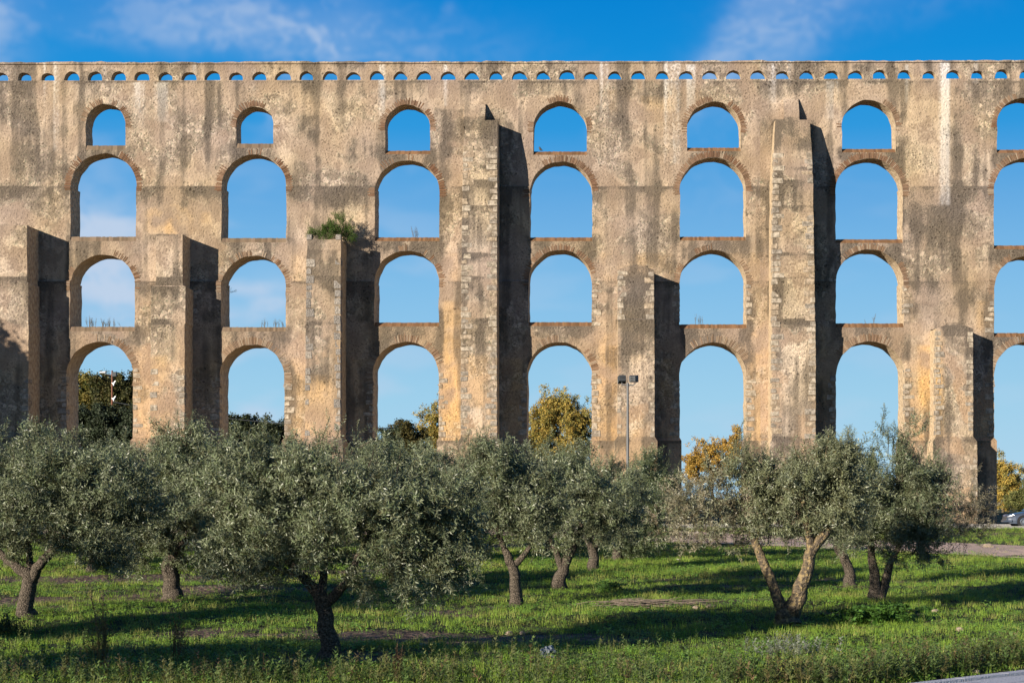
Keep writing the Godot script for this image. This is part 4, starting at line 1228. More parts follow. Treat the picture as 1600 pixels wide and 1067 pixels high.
func build_far_trees() -> void:
	var gold := Color(0.42, 0.29, 0.06); var rust := Color(0.33, 0.195, 0.04); var lime := Color(0.19, 0.19, 0.055)
	var dark := Color(0.030, 0.040, 0.018); var pine := Color(0.045, 0.058, 0.022)
	var bt := {"leaf": "broad", "mat": M.broadleaf, "sides": 7, "bare": 0.3, "twig": 0.02, "spread": 0.35}
	var mk := func(called: String, label: String, cat: String, d: float, x: float, top: float, trunk_r: float, lobes: Array, o: Dictionary) -> void:
		var opt: Dictionary = bt.duplicate()
		opt.merge(o, true)
		if d > 155.0:
			for l in lobes:
				for e in [3, 4, 5]: l[e] = l[e] * 1.1
			d *= 1.11
		var by := 780.0 + 1.6 * 2500.0 / d
		var span := by - top
		tree(called, label, cat, "trees beyond the aqueduct", d, [x, by], [[[x, by + 1, 0, trunk_r], [x + 1, by - span * .3, 0, trunk_r * .7], [x - 1, by - span * .6, 0, trunk_r * .45], [x + 1, by - span * .92, 0, trunk_r * .12]]], lobes, [], opt)
	mk.call("autumn_tree", "golden autumn tree filling the lower arch left of the floodlight", "tree", 168.0, 876, 615, .25, [[850, 660, 0, 2.0, 2.8, 2], [905, 665, 0, 2.2, 2.6, 2], [876, 710, 0, 4, 3, 2.6], [835, 700, 0, 1.6, 2.6, 1.6], [862, 640, 0, 1.4, 1.8, 1.4], [890, 640, 0, 1.4, 1.7, 1.4]], {"seed": 61, "tint": gold, "tint2": lime, "dense": 13.0, "per": 8, "size": 0.9, "spread": .5})
	mk.call("autumn_tree", "slender yellow-leaved tree at the right side of the third arch", "tree", 160.0, 678, 628, .2, [[672, 670, 0, 1.5, 2.8, 1.5], [682, 700, 0, 1.8, 2.4, 1.6], [700, 680, 0, 1.8, 3, 1.6]], {"seed": 63, "tint": gold, "tint2": lime, "dense": 12.0, "per": 7, "size": .85})
	mk.call("autumn_tree", "orange-brown autumn tree in the arch right of the floodlight", "tree", 170.0, 1112, 680, .22, [[1105, 715, 0, 2.4, 2.2, 2], [1142, 720, 0, 2, 2.0, 2], [1085, 735, 0, 1.6, 1.6, 1.6], [1150, 690, 0, 1.1, 1.6, 1.1]], {"seed": 65, "tint": rust, "tint2": gold, "dense": 14.0, "per": 8, "size": .85})
	mk.call("autumn_tree", "yellow autumn tree at the right edge above the car", "tree", 172.0, 1568, 706, .2, [[1562, 740, 0, 1.3, 2.3, 1.4], [1572, 770, 0, 1.8, 2.0, 1.5], [1585, 755, 0, 1.4, 2.2, 1.4], [1556, 780, 0, 1.2, 1.4, 1.2]], {"seed": 67, "tint": gold * 1.1, "tint2": lime, "dense": 17.0, "per": 8, "size": .85})
	mk.call("green_bush", "dull green bush behind the car at the right edge", "bush", 166.0, 1600, 745, .12, [[1598, 785, 0, 1.5, 1.7, 1.3], [1622, 780, 0, 1.8, 2.1, 1.4]], {"seed": 69, "tint": Color(.09, .11, .035), "tint2": lime * .8, "dense": 24.0, "per": 11, "size": .9})
	mk.call("turning_tree", "green and yellow turning tree behind the leftmost arch", "tree", 150.0, 148, 580, .3, [[140, 605, 0, 1.9, 1.6, 1.6], [165, 625, 0, 2.0, 1.9, 1.8], [125, 640, 0, 1.0, 1.6, 1.2], [160, 650, 0, 1.6, 1.6, 1.6]], {"seed": 71, "tint": Color(.08, .105, .025), "tint2": Color(.22, .17, .04), "dense": 20.0, "per": 11})
	mk.call("dark_tree", "tall dark evergreen with brown-green top behind the leftmost arch", "tree", 138.0, 195, 592, .35, [[192, 625, 0, 2.2, 1.9, 2], [205, 650, 0, 1.8, 2.6, 2], [180, 660, 0, 1.8, 2.6, 1.8], [225, 640, 0, 2, 2.4, 2]], {"seed": 73, "tint": Color(.085, .075, .02), "tint2": pine, "dense": 38.0, "per": 15})
	mk.call("dark_tree", "black-green bushy tree low in the leftmost arch", "tree", 122.0, 150, 640, .25, [[140, 690, 0, 2.4, 2.4, 2], [180, 685, 0, 2.2, 2.2, 2], [205, 700, 0, 1.6, 2.0, 1.6], [160, 740, 0, 3.0, 2.2, 2]], {"seed": 75, "tint": dark, "tint2": Color(.05, .07, .04), "dense": 48.0, "per": 15, "size": .8})
	mk.call("dark_tree", "rounded dark green tree in the second arch under the cable", "tree", 140.0, 400, 658, .25, [[376, 680, 0, 2.4, 1.7, 2], [425, 690, 0, 2.4, 1.7, 2], [400, 725, 0, 3.4, 2.2, 2], [350, 715, 0, 1.8, 1.6, 1.8]], {"seed": 77, "tint": pine, "tint2": dark, "dense": 40.0, "per": 15, "size": .85})
	mk.call("dark_tree", "brown-green tree low in the third arch beside the yellow one", "tree", 150.0, 632, 672, .22, [[638, 692, 0, 1.9, 1.6, 1.6], [615, 706, 0, 1.8, 1.6, 1.6], [650, 715, 0, 1.6, 1.4, 1.4], [630, 740, 0, 2.6, 1.8, 2]], {"seed": 79, "tint": Color(.10, .075, .018), "tint2": pine, "dense": 38.0, "per": 14, "size": .85})
	mk.call("thin_tree", "airy blue-green tree at the left side of the third arch", "tree", 140.0, 604, 662, .1, [[606, 690, 0, 1.1, 1.4, 1.1], [598, 715, 0, 1.3, 1.4, 1.2]], {"seed": 81, "tint": Color(.05, .075, .05), "tint2": pine, "dense": 34.0, "per": 8, "size": .6, "spread": .3})
	# a big crown beyond the left edge of the picture shades the first buttress
	mk.call("shade_tree", "broad tall tree beyond the left edge, in front of the aqueduct", "tree", 84.0, -680, 330, .5, [[-690, 470, 0, 5.0, 5.0, 4.5], [-770, 560, 0, 4.5, 4.5, 4], [-655, 610, 0, 4.5, 5, 4], [-700, 700, 0, 5.5, 4, 4]], {"seed": 83, "tint": pine, "tint2": dark * 1.6, "dense": 20.0, "per": 26, "size": 1.9, "spread": .7})

# ---------------------------------------------------------------- street furniture, car and small things
func build_objects() -> void:
	# floodlight post
	var d := 56.0
	var foot := at(981, 0, d); foot.y = gy(foot.x, -d)
	var t := thing("floodlight_post", "slim grey post with two floodlights in front of the middle buttress", "lamp post", foot)
	var off := -foot
	var b := new_mb()
	var top := at(981, 602, d)
	b.tube([foot - Vector3(0, .1, 0), foot + Vector3(0, 1.2, 0), foot.lerp(top, .5), top], [.075, .062, .05, .036], 12)
	part(t, "post", b.mesh(), M.galv, off)
	b = new_mb()
	var l0 := at(972, 601, d); var l1 := at(990, 602, d)
	b.tube([l0, l1], [.022, .022], 8)
	b.tube([top - Vector3(0, .05, 0), top + Vector3(0, .08, 0)], [.045, .045], 10)
	b.tube([l0, l0 + Vector3(0, .08, 0)], [.016, .016], 6)
	b.tube([l1, l1 + Vector3(.08, .06, 0.05), l1 + Vector3(.12, .16, .05)], [.016, .014, .014], 6)
	part(t, "cross_arm", b.mesh(), M.galv, off)
	for s in [[972.5, 592, 0.12, -0.25], [989.5, 592, -0.32, 0.1]]:
		var c := at(s[0], s[1], d)
		var q := Basis(Vector3.UP, s[2]) * Basis(Vector3(1, 0, 0), s[3])
		var h := new_mb()
		var P := []
		for z in [-.13, .16]:
			var k := 0.78 if z < 0 else 1.0
			for e in [[-.145, -.125], [.145, -.125], [.145, .125], [-.145, .125]]:
				P.append(q * Vector3(e[0] * k, e[1] * k, -z))
		var P2 := [P[4], P[5], P[6], P[7], P[0], P[1], P[2], P[3]]
		for i in 8: P2[i] += c
		h.hexa(P2)
		for i in 4:
			var y := -.08 + i * .053
			h.box(c + Vector3(-.10, y, .10), c + Vector3(.10, y + .012, .16))
		var o := part(t, "floodlight", h.mesh(), M.darkmetal, off)
		var g := new_mb()
		var a := []
		for e in [[.13, -.11], [-.13, -.11], [-.13, .11], [.13, .11]]: a.append(c + q * Vector3(e[0], e[1], -.164))
		g.quad(a[0], a[1], a[2], a[3])
		part(o, "lens", g.mesh(), M.glass)
	# utility pole beyond the first arch
	d = 132.0
	foot = at(174, 0, d); foot.y = 0.6
	off = -foot
	t = thing("utility_pole", "rusty brown utility pole with white fittings behind the leftmost arch", "utility pole", foot)
	b = new_mb()
	top = at(174.5, 579, d)
	b.tube([foot, foot.lerp(top, .5), top], [.13, .1, .07], 8)
	part(t, "pole", b.mesh(), M.rust, off)
	var c := at(178, 585, d)
	b = new_mb()
	b.box(c - Vector3(.16, .16, .15), c + Vector3(.16, .16, .15))
	b.box(c + Vector3(-.18, .16, -.17), c + Vector3(.18, .19, .17))
	part(t, "junction_box", b.mesh(), M.darkmetal, off)
	for y in [598, 622]:
		c = at(177, y, d)
		b = new_mb()
		b.tube([c + Vector3(-.13, 0, .08), c + Vector3(.02, -.1, .1), c + Vector3(.02, -.24, .1)], [.05, .07, .05], 6)
		b.tube([c + Vector3(.02, -.1, .1), c + Vector3(.16, .12, .1), c + Vector3(.2, .14, .1)], [.07, .07, .03], 6)
		part(t, "white_insulator", b.mesh(), M.white, off)
	b = new_mb()
	b.tube([at(174, 586, d), at(167, 585, d), at(160, 583, d)], [.04, .03, .03], 6)
	part(t, "lamp_arm", b.mesh(), M.galv, off)
	b = new_mb()
	c = at(161, 581.5, d)
	b.hexa([c + Vector3(-.35, -.05, -.12), c + Vector3(.15, -.05, -.12), c + Vector3(.15, .06, -.06), c + Vector3(-.28, .03, -.06), c + Vector3(-.35, -.05, .12), c + Vector3(.15, -.05, .12), c + Vector3(.15, .06, .06), c + Vector3(-.28, .03, .06)])
	part(t, "lamp_head", b.mesh(), M.white, off)
	# cable
	b = new_mb()
	var pts := []; var rad := []
	for i in 25:
		var f := i / 24.0
		var p := at(176, 628, 132).lerp(at(620, 669, 132), f)
		p.y -= 4.0 * 0.5 * f * (1 - f)
		pts.append(p); rad.append(0.032)
	b.tube(pts, rad, 5)
	foot = pts[0]
	var cb := thing("overhead_cable", "thin dark overhead cable sagging across the second arch", "cable", foot)
	part(cb, "cable", b.mesh(), M.darkmetal, -foot)
	build_car()
	# small bird on the sill
	foot = Vector3(wx(845), wy(235.2), ZA - 0.25)
	t = thing("small_bird", "small dark bird perched on the top-tier sill in the middle of the wall", "bird", foot)
	b = new_mb()
	pts = [Vector3(.13, .06, 0), Vector3(.07, .07, 0), Vector3(0, .11, 0), Vector3(-.06, .17, 0), Vector3(-.075, .22, 0), Vector3(-.09, .26, 0), Vector3(-.10, .29, 0)]
	b.tube(pts, [.008, .03, .07, .075, .05, .05, .025], 10)
	b.tube([Vector3(-.12, .265, 0), Vector3(-.165, .255, 0)], [.014, .003], 5)
	for s in [-.025, .025]: b.tube([Vector3(-.01, .07, s), Vector3(-.01, 0, s)], [.008, .006], 4)
	part(t, "body", b.mesh(), M.darkmetal)
	# greenery on the aqueduct
	tree("wall_shrub", "green shrub growing on top of the third buttress from the left", "shrub", "", 97.9, [506, 376], [], [[512, 364, .6, .7, .42, .45], [528, 356, .9, .62, .72, .45], [495, 370, .2, .7, .22, .35], [545, 367, .8, .4, .4, .35]], [[522, 350, 525, 334, .7], [540, 352, 552, 338, .8], [490, 360, 478, 348, .6], [515, 352, 512, 340, .6]],
		{"seed": 91, "dense": 90.0, "per": 16, "tint": Color(.05, .095, .018), "tint2": Color(.085, .14, .03), "leaf": "olive", "mat": M.grassleaf, "size": 1.15, "spread": .15, "fixed": true, "bark": M.twig})
	for q in [[138, 511, "dry grass tuft at the left of the second-lowest sill in the leftmost arch", 3], [168, 511, "larger dry grass tuft on the second-lowest sill in the leftmost arch", 6], [412, 511, "thin dry grass on the second-lowest sill of the second arch, left of its neighbour", 2], [432, 511, "thin dry grass on the second-lowest sill of the second arch, right of its neighbour", 3], [648, 370, "dark little plant on the upper sill of the third arch", 2], [1092, 506, "wispy dry stems on the sill of the arch right of the floodlight", 2], [1362, 505, "wispy dry stems on the lower sill of the second arch from the right", 1]]:
		var xf := []; var cols := []
		for i in q[3] * 3:
			xf.append(spin(Vector3(wx(q[0] + rng.randfn(0, 2.0 + q[3])), wy(q[1]), ZC - 0.5 + rng.randf_range(-.3, .3)), rng.randf_range(.35, .8), .5)); cols.append(Color(.16, .125, .06))
		var base := Vector3(wx(q[0]), wy(q[1]), ZC - 0.5)
		var o := thing("dry_grass_tuft", q[2], "grass tuft", base, "dry tufts on the sills")
		many(o, "stems", sprigs.dry, M.grassleaf, xf, cols, -base)
	tree("sill_weed", "small weed sprouting from the left jamb of the second arch", "plant", "", 100.0, [360, 458], [], [[362, 457, .6, .22, .12, .2]], [[358, 457, 368, 454, .6]], {"seed": 93, "dense": 60.0, "per": 8, "tint": Color(.05, .07, .02), "size": 1.0, "bark": M.twig, "fixed": true})
	# things lying in the grass
	stone_at(1088, 930, 31.0, .10, "pale round stone in the grass, left of a twin stone"); stone_at(1110, 934, 31.0, .11, "pale round stone in the grass, right of a twin stone")
	stone_at(1180, 917, 35.0, .09, "small buff stone beside the left trunk of the V-shaped olive")
	stone_at(1462, 946, 30.5, .09, "reddish clod of stone in the grass right of the bushy olive")
	stone_at(1500, 981, 26.0, .09, "flat pale stone near the right edge of the grass"); stone_at(795, 977, 27.0, .10, "buff stone on the bare strip below the pale-trunked olive")
	stone_at(816, 977, 27.0, .08, "smaller buff stone on the bare strip, right of the larger"); stone_at(660, 1010, 24.0, .08, "little pale stone in the grass right of the nearest trunk")
	stone_at(1330, 1060, 19.9, .11, "brown stone at the weedy margin by the footway"); stone_at(1527, 1052, 20.6, .07, "pale pebble on the verge beside the footway kerb"); stone_at(1545, 856, 60.5, .28, "pale boulder at the far edge of the gravel path")
	heap(1010, 945, 31.5)
	bag(856, 1030, 22.6)
	# single plants that stand out
	plant("mallow_clump", "large leafy green mallow clump below the bushy olive", "plant", 1365, 972, 28.5, sprigs.mallow, 60, .62, .5, Color(.06, .13, .022), 1.1)
	plant("silver_herb", "pale grey-white flowering herb near the two-trunked olive", "plant", 1240, 1022, 22.8, sprigs.weed, 60, .55, .3, Color(.24, .26, .2), .85)
	plant("dry_stalks", "tall dry stalks in the lower left foreground", "plant", 160, 1040, 21.4, sprigs.dry, 6, .14, .2, Color(.20, .155, .07), .95)
	plant("dry_stalks", "shorter dry stalks in the foreground right of the tall ones", "plant", 282, 1030, 22.0, sprigs.dry, 5, .15, .2, Color(.17, .13, .06), .65)
	plant("brown_seed_head", "dark brown seed head standing at the bottom edge, left of centre", "plant", 622, 1066, 20.0, sprigs.dry, 9, .05, .1, Color(.07, .045, .025), .42)
	plant("leafy_weed", "bright green leafy weed at the bottom left corner", "plant", 65, 1055, 20.6, sprigs.weed, 7, .12, .3, Color(.12, .2, .05), 1.1)
	plant("leafy_weed", "bright green leafy weed at the bottom, below the nearest trunk", "plant", 400, 1062, 20.3, sprigs.weed, 9, .2, .5, Color(.12, .2, .06), 1.2)
	plant("bushy_weed", "tall olive-green weed at the left edge beside the forked trunk", "plant", 10, 985, 26.5, sprigs.weed, 50, .35, .35, Color(.10, .12, .04), 1.05)
	plant("sapling_clump", "dark leafy clump in the grass right of the grey leaning trunk", "plant", 945, 922, 36.0, sprigs.mallow, 12, .4, .4, Color(.07, .14, .03), .9)

func plant(called: String, label: String, cat: String, px: float, py: float, d: float, mesh: Mesh, n: int, spread: float, tilt: float, col: Color, s: float) -> void:
	var p := at(px, py, d)
	p.y = gy(p.x, p.z)
	var o := thing(called, label, cat, p)
	var xf := []; var cols := []
	for i in n:
		var x := p.x + rng.randfn(0, spread * .5); var z := p.z + rng.randfn(0, spread * .5)
		xf.append(spin(Vector3(x, gy(x, z) - .01, z), s * rng.randf_range(.7, 1.25), tilt)); cols.append(col * rng.randf_range(.75, 1.25))
	many(o, "leaves", mesh, M.grassleaf, xf, cols, -p)

func stone_at(px: float, py: float, d: float, r: float, label: String) -> void:
	var p := at(px, py, d)
	r *= 0.75
	p.y = gy(p.x, p.z)
	var b := new_mb()
	var ring := []
	for i in 6:
		var row := []
		for k in 10:
			var v := PI * (i / 5.0) - PI / 2; var a := TAU * k / 10
			var q := Vector3(cos(v) * cos(a), sin(v) * .62, cos(v) * sin(a))
			row.append(q * r * (1.0 + .35 * nz.get_noise_3d(q.x * 60 + px, q.y * 60, q.z * 60)) + Vector3(0, r * .25, 0))
		ring.append(row)
	for i in 5:
		for k in 10:
			b.quad(ring[i][k], ring[i + 1][k], ring[i + 1][(k + 1) % 10], ring[i][(k + 1) % 10])
	var o := MeshInstance3D.new()
	o.name = numbered("stone")
	o.mesh = b.mesh()
	o.material_override = M.fieldstone
	o.position = p
	add_child(o)
	tag(o, label, "stone", "loose stones in the grove")

func heap(px: float, py: float, d: float) -> void:
	var p := at(px, py, d)
	p.y = gy(p.x, p.z)
	var b := new_mb()
	for i in 130:
		var a := rng.randfn(0, .25)
		var q := p + Vector3(rng.randfn(0, .38), rng.randf_range(0.01, .14), rng.randfn(0, .18))
		var dir := Vector3(cos(a), rng.randf_range(-.12, .2), sin(a)) * rng.randf_range(.2, .45)
		b.tube([q - dir, q + ball(rng) * .03, q + dir], [.008, .007, .003], 4)
	var o := thing("brushwood_pile", "low dark pile of cut branches lying in the grass", "branch pile", p)
	part(o, "cut_branches", b.mesh(), M.twig, -p)

func bag(px: float, py: float, d: float) -> void:
	var p := at(px, py, d)
	p.y = gy(p.x, p.z)
	var b := new_mb()
	var ring := []
	for i in 9:
		var row := []
		for k in 14:
			var v := PI * (i / 8.0) - PI / 2; var a := TAU * k / 14
			var q := Vector3(cos(v) * cos(a), sin(v) * .75, cos(v) * sin(a))
			row.append(q * .11 * (1.0 + .7 * nz.get_noise_3d(q.x * 120, q.y * 120, q.z * 120)) + Vector3(0, .07, 0))
		ring.append(row)
	for i in 8:
		for k in 14:
			b.quad(ring[i][k], ring[i + 1][k], ring[i + 1][(k + 1) % 14], ring[i][(k + 1) % 14])
	var o := MeshInstance3D.new()
	o.name = numbered("plastic_bag")
	o.mesh = b.mesh()
	o.material_override = M.plastic
	o.position = p
	add_child(o)
	tag(o, "crumpled pale plastic bag lying in the near grass", "litter")

func build_car() -> void:
	var d := 92.0
	var nose := at(1570.5, 0, d).x
	var ground := gy(0, -d) + 0.016
	var root := thing("parked_car", "blue-grey car at the right edge, only its front in view", "car", Vector3(nose + 2.1, ground, -d))
	# stations from nose to tail: x, half width, sill height, top of the bodywork
	var st := [[0.0, .52, .34, .52], [.06, .66, .26, .62], [.2, .76, .22, .70], [.45, .82, .2, .78], [.85, .86, .2, .86], [1.2, .87, .2, .92], [1.6, .88, .2, .96], [2.4, .89, .2, .97], [3.2, .88, .2, .98], [3.7, .86, .22, 1.0], [4.05, .80, .26, .98], [4.2, .70, .36, .88]]
	var prof := [[1.0, .0], [1.02, .35], [.99, .62], [.93, .85], [.78, .97], [.4, 1.03], [0, 1.05]]
	var b := new_mb()
	var grid := []
	for s in st:
		var row := []
		for k in range(-6, 7):
			var q = prof[6 - absi(k)] if false else prof[absi(absi(k) - 6)]
			row.append(Vector3(s[0] - 2.1, s[2] + (s[3] - s[2]) * q[1] / 1.05, s[1] * q[0] * (1 if k > 0 else -1)))
		grid.append(row)
	_skin(b, grid)
	var body := part(root, "body", b.mesh(), M.carpaint)
	# cabin
	var cs := [[1.15, .72, .93, .95], [1.75, .70, .95, 1.36], [2.2, .66, .95, 1.44], [2.9, .66, .96, 1.44], [3.5, .68, .97, 1.32], [3.95, .72, .98, 1.02]]
	grid = []
	var g2 := new_mb()
	for s in cs:
		var row := []
		for k in range(-6, 7):
			var q = [[1.1, .0], [1.05, .3], [1.0, .6], [.95, .85], [.85, .97], [.45, 1.0], [0, 1.02]][absi(absi(k) - 6)]
			row.append(Vector3(s[0] - 2.1, s[2] + (s[3] - s[2]) * q[1], s[1] * q[0] * (1 if k > 0 else -1)))
		grid.append(row)
	_skin(g2, grid)
	part(root, "cabin_glass", g2.mesh(), M.carglass)
	var rf := new_mb()
	rf.hexa([Vector3(-.38, 1.4, -.6), Vector3(.85, 1.4, -.6), Vector3(.75, 1.475, -.5), Vector3(-.28, 1.475, -.5), Vector3(-.38, 1.4, .6), Vector3(.85, 1.4, .6), Vector3(.75, 1.475, .5), Vector3(-.28, 1.475, .5)])
	part(root, "roof", rf.mesh(), M.carpaint)
	for s in [-1, 1]:
		var h := new_mb()
		h.tube([Vector3(-2.06, .60, s * .56), Vector3(-1.93, .64, s * .68), Vector3(-1.72, .70, s * .775)], [.05, .085, .035], 8)
		part(root, "headlight", h.mesh(), M.chrome)
	var gr := new_mb()
	for i in 4: gr.box(Vector3(-2.115, .40 + i * .05, -.4), Vector3(-2.06, .425 + i * .05, .4))
	part(root, "grille", gr.mesh(), M.darkmetal)
	var bp := new_mb()
	bp.tube([Vector3(-1.85, .36, -.82), Vector3(-2.08, .34, -.62), Vector3(-2.14, .33, 0), Vector3(-2.08, .34, .62), Vector3(-1.85, .36, .82)], [.06, .08, .085, .08, .06], 8)
	part(root, "bumper", bp.mesh(), M.carpaint)
	for x in [-1.22, 1.38]:
		for s in [-1, 1]:
			var c := Vector3(x, .315, s * .80)
			var ty := new_mb()
			_disc(ty, c, s, [[.0, -.1], [.30, -.1], [.315, -.06], [.315, .07], [.30, .1], [.215, .1], [.20, .05], [0, .05]], 24)
			var wh := part(root, "wheel", ty.mesh(), M.rubber)
			var ri := new_mb()
			_disc(ri, c, s, [[.2, .055], [.212, .095], [.19, .10], [.182, .06]], 24)
			for k in 10:
				var a := TAU * k / 10.0
				var v := Vector3(cos(a), sin(a), 0); var u := Vector3(-sin(a), cos(a), 0) * .016
				var z := Vector3(0, 0, s * .085)
				ri.quad(c + z - u, c + z + u, c + z + v * .19 + u, c + z + v * .19 - u)
				ri.quad(c + z + u, c + z - u, c + z + v * .19 - u - Vector3(0, 0, s * .002), c + z + v * .19 + u - Vector3(0, 0, s * .002))
			_disc(ri, c, s, [[.045, .06], [.045, .1], [0, .1]], 12)
			part(wh, "rim", ri.mesh(), M.chrome)
			var ar := new_mb()
			_disc(ar, Vector3(x, .33, s * .775), s, [[.0, .1], [.37, .1], [.375, .06]], 24)
			part(root, "wheel_well", ar.mesh(), M.rubber)

func _skin(b: MB, grid: Array) -> void:
	for i in grid.size() - 1:
		for k in 12:
			b.quad(grid[i][k], grid[i][k + 1], grid[i + 1][k + 1], grid[i + 1][k])
	for e in [0, grid.size() - 1]:
		for k in range(1, 12):
			if e: b.flat(grid[e][0], grid[e][k], grid[e][k + 1])
			else: b.flat(grid[e][0], grid[e][k + 1], grid[e][k])

func _disc(b: MB, c: Vector3, s: float, prof: Array, n: int) -> void:
	for i in prof.size() - 1:
		for k in n:
			var a0 := TAU * k / n; var a1 := TAU * (k + 1) / n
			var f := func(q: Array, a: float) -> Vector3: return c + Vector3(cos(a) * q[0], sin(a) * q[0], q[1] * s)
			if s > 0: b.quad(f.call(prof[i], a0), f.call(prof[i], a1), f.call(prof[i + 1], a1), f.call(prof[i + 1], a0))
			else: b.quad(f.call(prof[i], a1), f.call(prof[i], a0), f.call(prof[i + 1], a0), f.call(prof[i + 1], a1))

# ---------------------------------------------------------------- sky
const SKY := [[0.0, .44, .66, .82], [1.5, .41, .655, .83], [3.6, .345, .625, .83], [7.5, .225, .515, .81], [10.4, .135, .41, .765], [13.0, .030, .320, .73], [15.5, .006, .265, .69], [18.0, .002, .220, .645], [30.0, .002, .125, .46], [60.0, .002, .075, .32], [90.0, .002, .06, .27]]

func sky_texture(exposure: float, sun: Vector3) -> ImageTexture:
	var w := 3072; var h := 1536
	var im := Image.create(w, h, false, Image.FORMAT_RGBF)
	im.fill(Color(.09, .085, .06))
	var ca := FastNoiseLite.new(); ca.seed = 5; ca.frequency = 1.0; ca.fractal_octaves = 5
	var cb := FastNoiseLite.new(); cb.seed = 6; cb.frequency = 1.0; cb.fractal_octaves = 4
	for y in h / 2:
		var el := 90.0 - (y + 0.5) / h * 180.0
		var c := Vector3.ZERO
		for i in SKY.size() - 1:
			if el <= SKY[i + 1][0]:
				var f: float = (el - SKY[i][0]) / (SKY[i + 1][0] - SKY[i][0])
				c = Vector3(SKY[i][1], SKY[i][2], SKY[i][3]).lerp(Vector3(SKY[i + 1][1], SKY[i + 1][2], SKY[i + 1][3]), f)
				break
		var se := sin(deg_to_rad(el)); var ce := cos(deg_to_rad(el))
		var step := 1 if el < 22.0 else 4
		for x in range(0, w, step):
			# column 0 looks along -z, a quarter of the width along +x
			var az := wrapf((x + 0.5) / w * TAU, -PI, PI)
			var dir := Vector3(sin(az) * ce, se, -cos(az) * ce)
			var col := c
			var s := dir.dot(sun)
			# the hazy brightness round the low sun
			var glow := pow(clampf(s * .5 + .5, 0, 1), 12.0)
			col = col.lerp(Vector3(.78, .74, .66), glow * 0.55)
			# thin wind-drawn cirrus above, soft low cloud towards the left horizon
			var dx := rad_to_deg(az)
			var warp := ca.get_noise_2d(dx * .16, el * .22) * 3.0
			var v := cb.get_noise_2d((dx * .55 + el * .9 + warp) * .16, (el * .8 - dx * .30 + warp) * .34) * .5 + .5
			var v2 := ca.get_noise_2d(dx * .9 + el * 1.1 + warp * 2.0, el * 1.6 - dx * .35) * .5 + .5
			var cover := ca.get_noise_2d(dx * .075 + 3.0, el * .10 + 40.0) * .5 + .5
			var k := ss(.50, .80, v) * ss(.56, .74, cover) * ss(9.0, 13.0, el) * (1.0 - ss(40.0, 70.0, el)) * .55
			for q in [[-12.0, 16.4, 5.5, .9, -.06, .40], [-13.0, 15.6, 7.0, .5, -.02, .22], [5.6, 16.9, .9, 4.2, .85, .30], [7.2, 17.2, 1.7, 4.0, .75, .34], [-17.6, 8.6, 2.6, 1.3, 0, .62], [-16.8, 6.6, 2.2, 1.3, 0, .45], [-11.6, 7.2, 1.1, .9, 0, .45], [-1.2, 6.8, 1.6, 1.5, .6, .25], [9.5, 17.6, 3.5, 1.2, .1, .16], [-21.2, 16.0, 1.4, 2.6, .2, .40], [-9.0, 16.2, 1.0, 1.4, .5, .16]]:
				var u: float = dx - q[0] - (el - q[1]) * q[4] * 1.0; var t: float = el - q[1] - (dx - q[0]) * (q[4] if absf(q[4]) < .15 else 0.0)
				var g: float = exp(-(u * u) / (q[2] * q[2]) - (t * t) / (q[3] * q[3]))
				# filaments run along the wisp
				var fil := (cb.get_noise_2d(u * .45 + warp * .12 + q[0], el * .16 + 9.0) * .5 + .5) * .35 + v * .3 + v2 * .35 if q[4] > .5 else v * .55 + v2 * .45
				if q[4] > .5: g *= ss(10.0, 14.5, el)
				k += g * q[5] * (.45 + .95 * ss(.38, .70, fil))
			var lowc := cb.get_noise_2d(dx * .12 + 60.0, el * .42) * .5 + .5
			var left := ss(-3.0, -16.0, dx) * ss(-60.0, -30.0, dx)
			k += ss(.52 - .06 * left, .74, lowc) * ss(13.0, 7.5, el) * ss(.3, 2.0, el) * (.14 + .55 * left)
			col = col.lerp(Vector3(.56, .66, .82), clampf(k, 0.0, .85))
			col /= exposure
			var out := Color(col.x, col.y, col.z)
			if step == 1: im.set_pixel(x, y, out)
			else: im.fill_rect(Rect2i(x, y, step, 1), out)
	return ImageTexture.create_from_image(im)

# ---------------------------------------------------------------- the scene
func _ready() -> void:
	rng.seed = 20
	nz.seed = 4; nz.frequency = 0.02; nz.fractal_octaves = 3
	nsoil.seed = 9; nsoil.frequency = 0.16; nsoil.fractal_octaves = 3
	var exposure := 2.2
	var sun_to := Vector3(-0.668, 0.242, 0.704).normalized()
	var cam := Camera3D.new()
	cam.name = "camera"
	cam.position = Vector3(0, EYE, 0)
	cam.projection = Camera3D.PROJECTION_FRUSTUM
	cam.near = 0.1
	cam.far = 6000.0
	cam.size = 0.1 * 2.0 * 533.5 / 2500.0
	cam.frustum_offset = Vector2(-140.0, 246.5) / 2500.0 * 0.1
	add_child(cam)
	cam.current = true
	var env := Environment.new()
	env.background_mode = Environment.BG_SKY
	env.tonemap_mode = Environment.TONE_MAPPER_LINEAR
	env.tonemap_exposure = exposure
	env.sdfgi_enabled = true
	env.ssao_enabled = true
	env.ssil_enabled = true
	var sky := Sky.new()
	var sm := PanoramaSkyMaterial.new()
	sm.panorama = sky_texture(exposure, sun_to)
	sky.sky_material = sm
	env.sky = sky
	var we := WorldEnvironment.new()
	we.name = "world_environment"
	we.environment = env
	add_child(we)
	var sun := DirectionalLight3D.new()
	sun.name = "sun"
	sun.light_color = Color(1.0, 0.885, 0.765).linear_to_srgb()
	sun.light_energy = 1.6
	sun.light_angular_distance = 0.5
	sun.shadow_enabled = true
	sun.look_at_from_position(Vector3.ZERO, -sun_to, Vector3.UP)
	add_child(sun)
	build_materials()
	make_blocks()
	make_plants()
	build_ground()
	build_aqueduct()
	build_far_trees()
	build_olives()
	build_objects()
	build_grass()
	print("copies: ", total_copies)

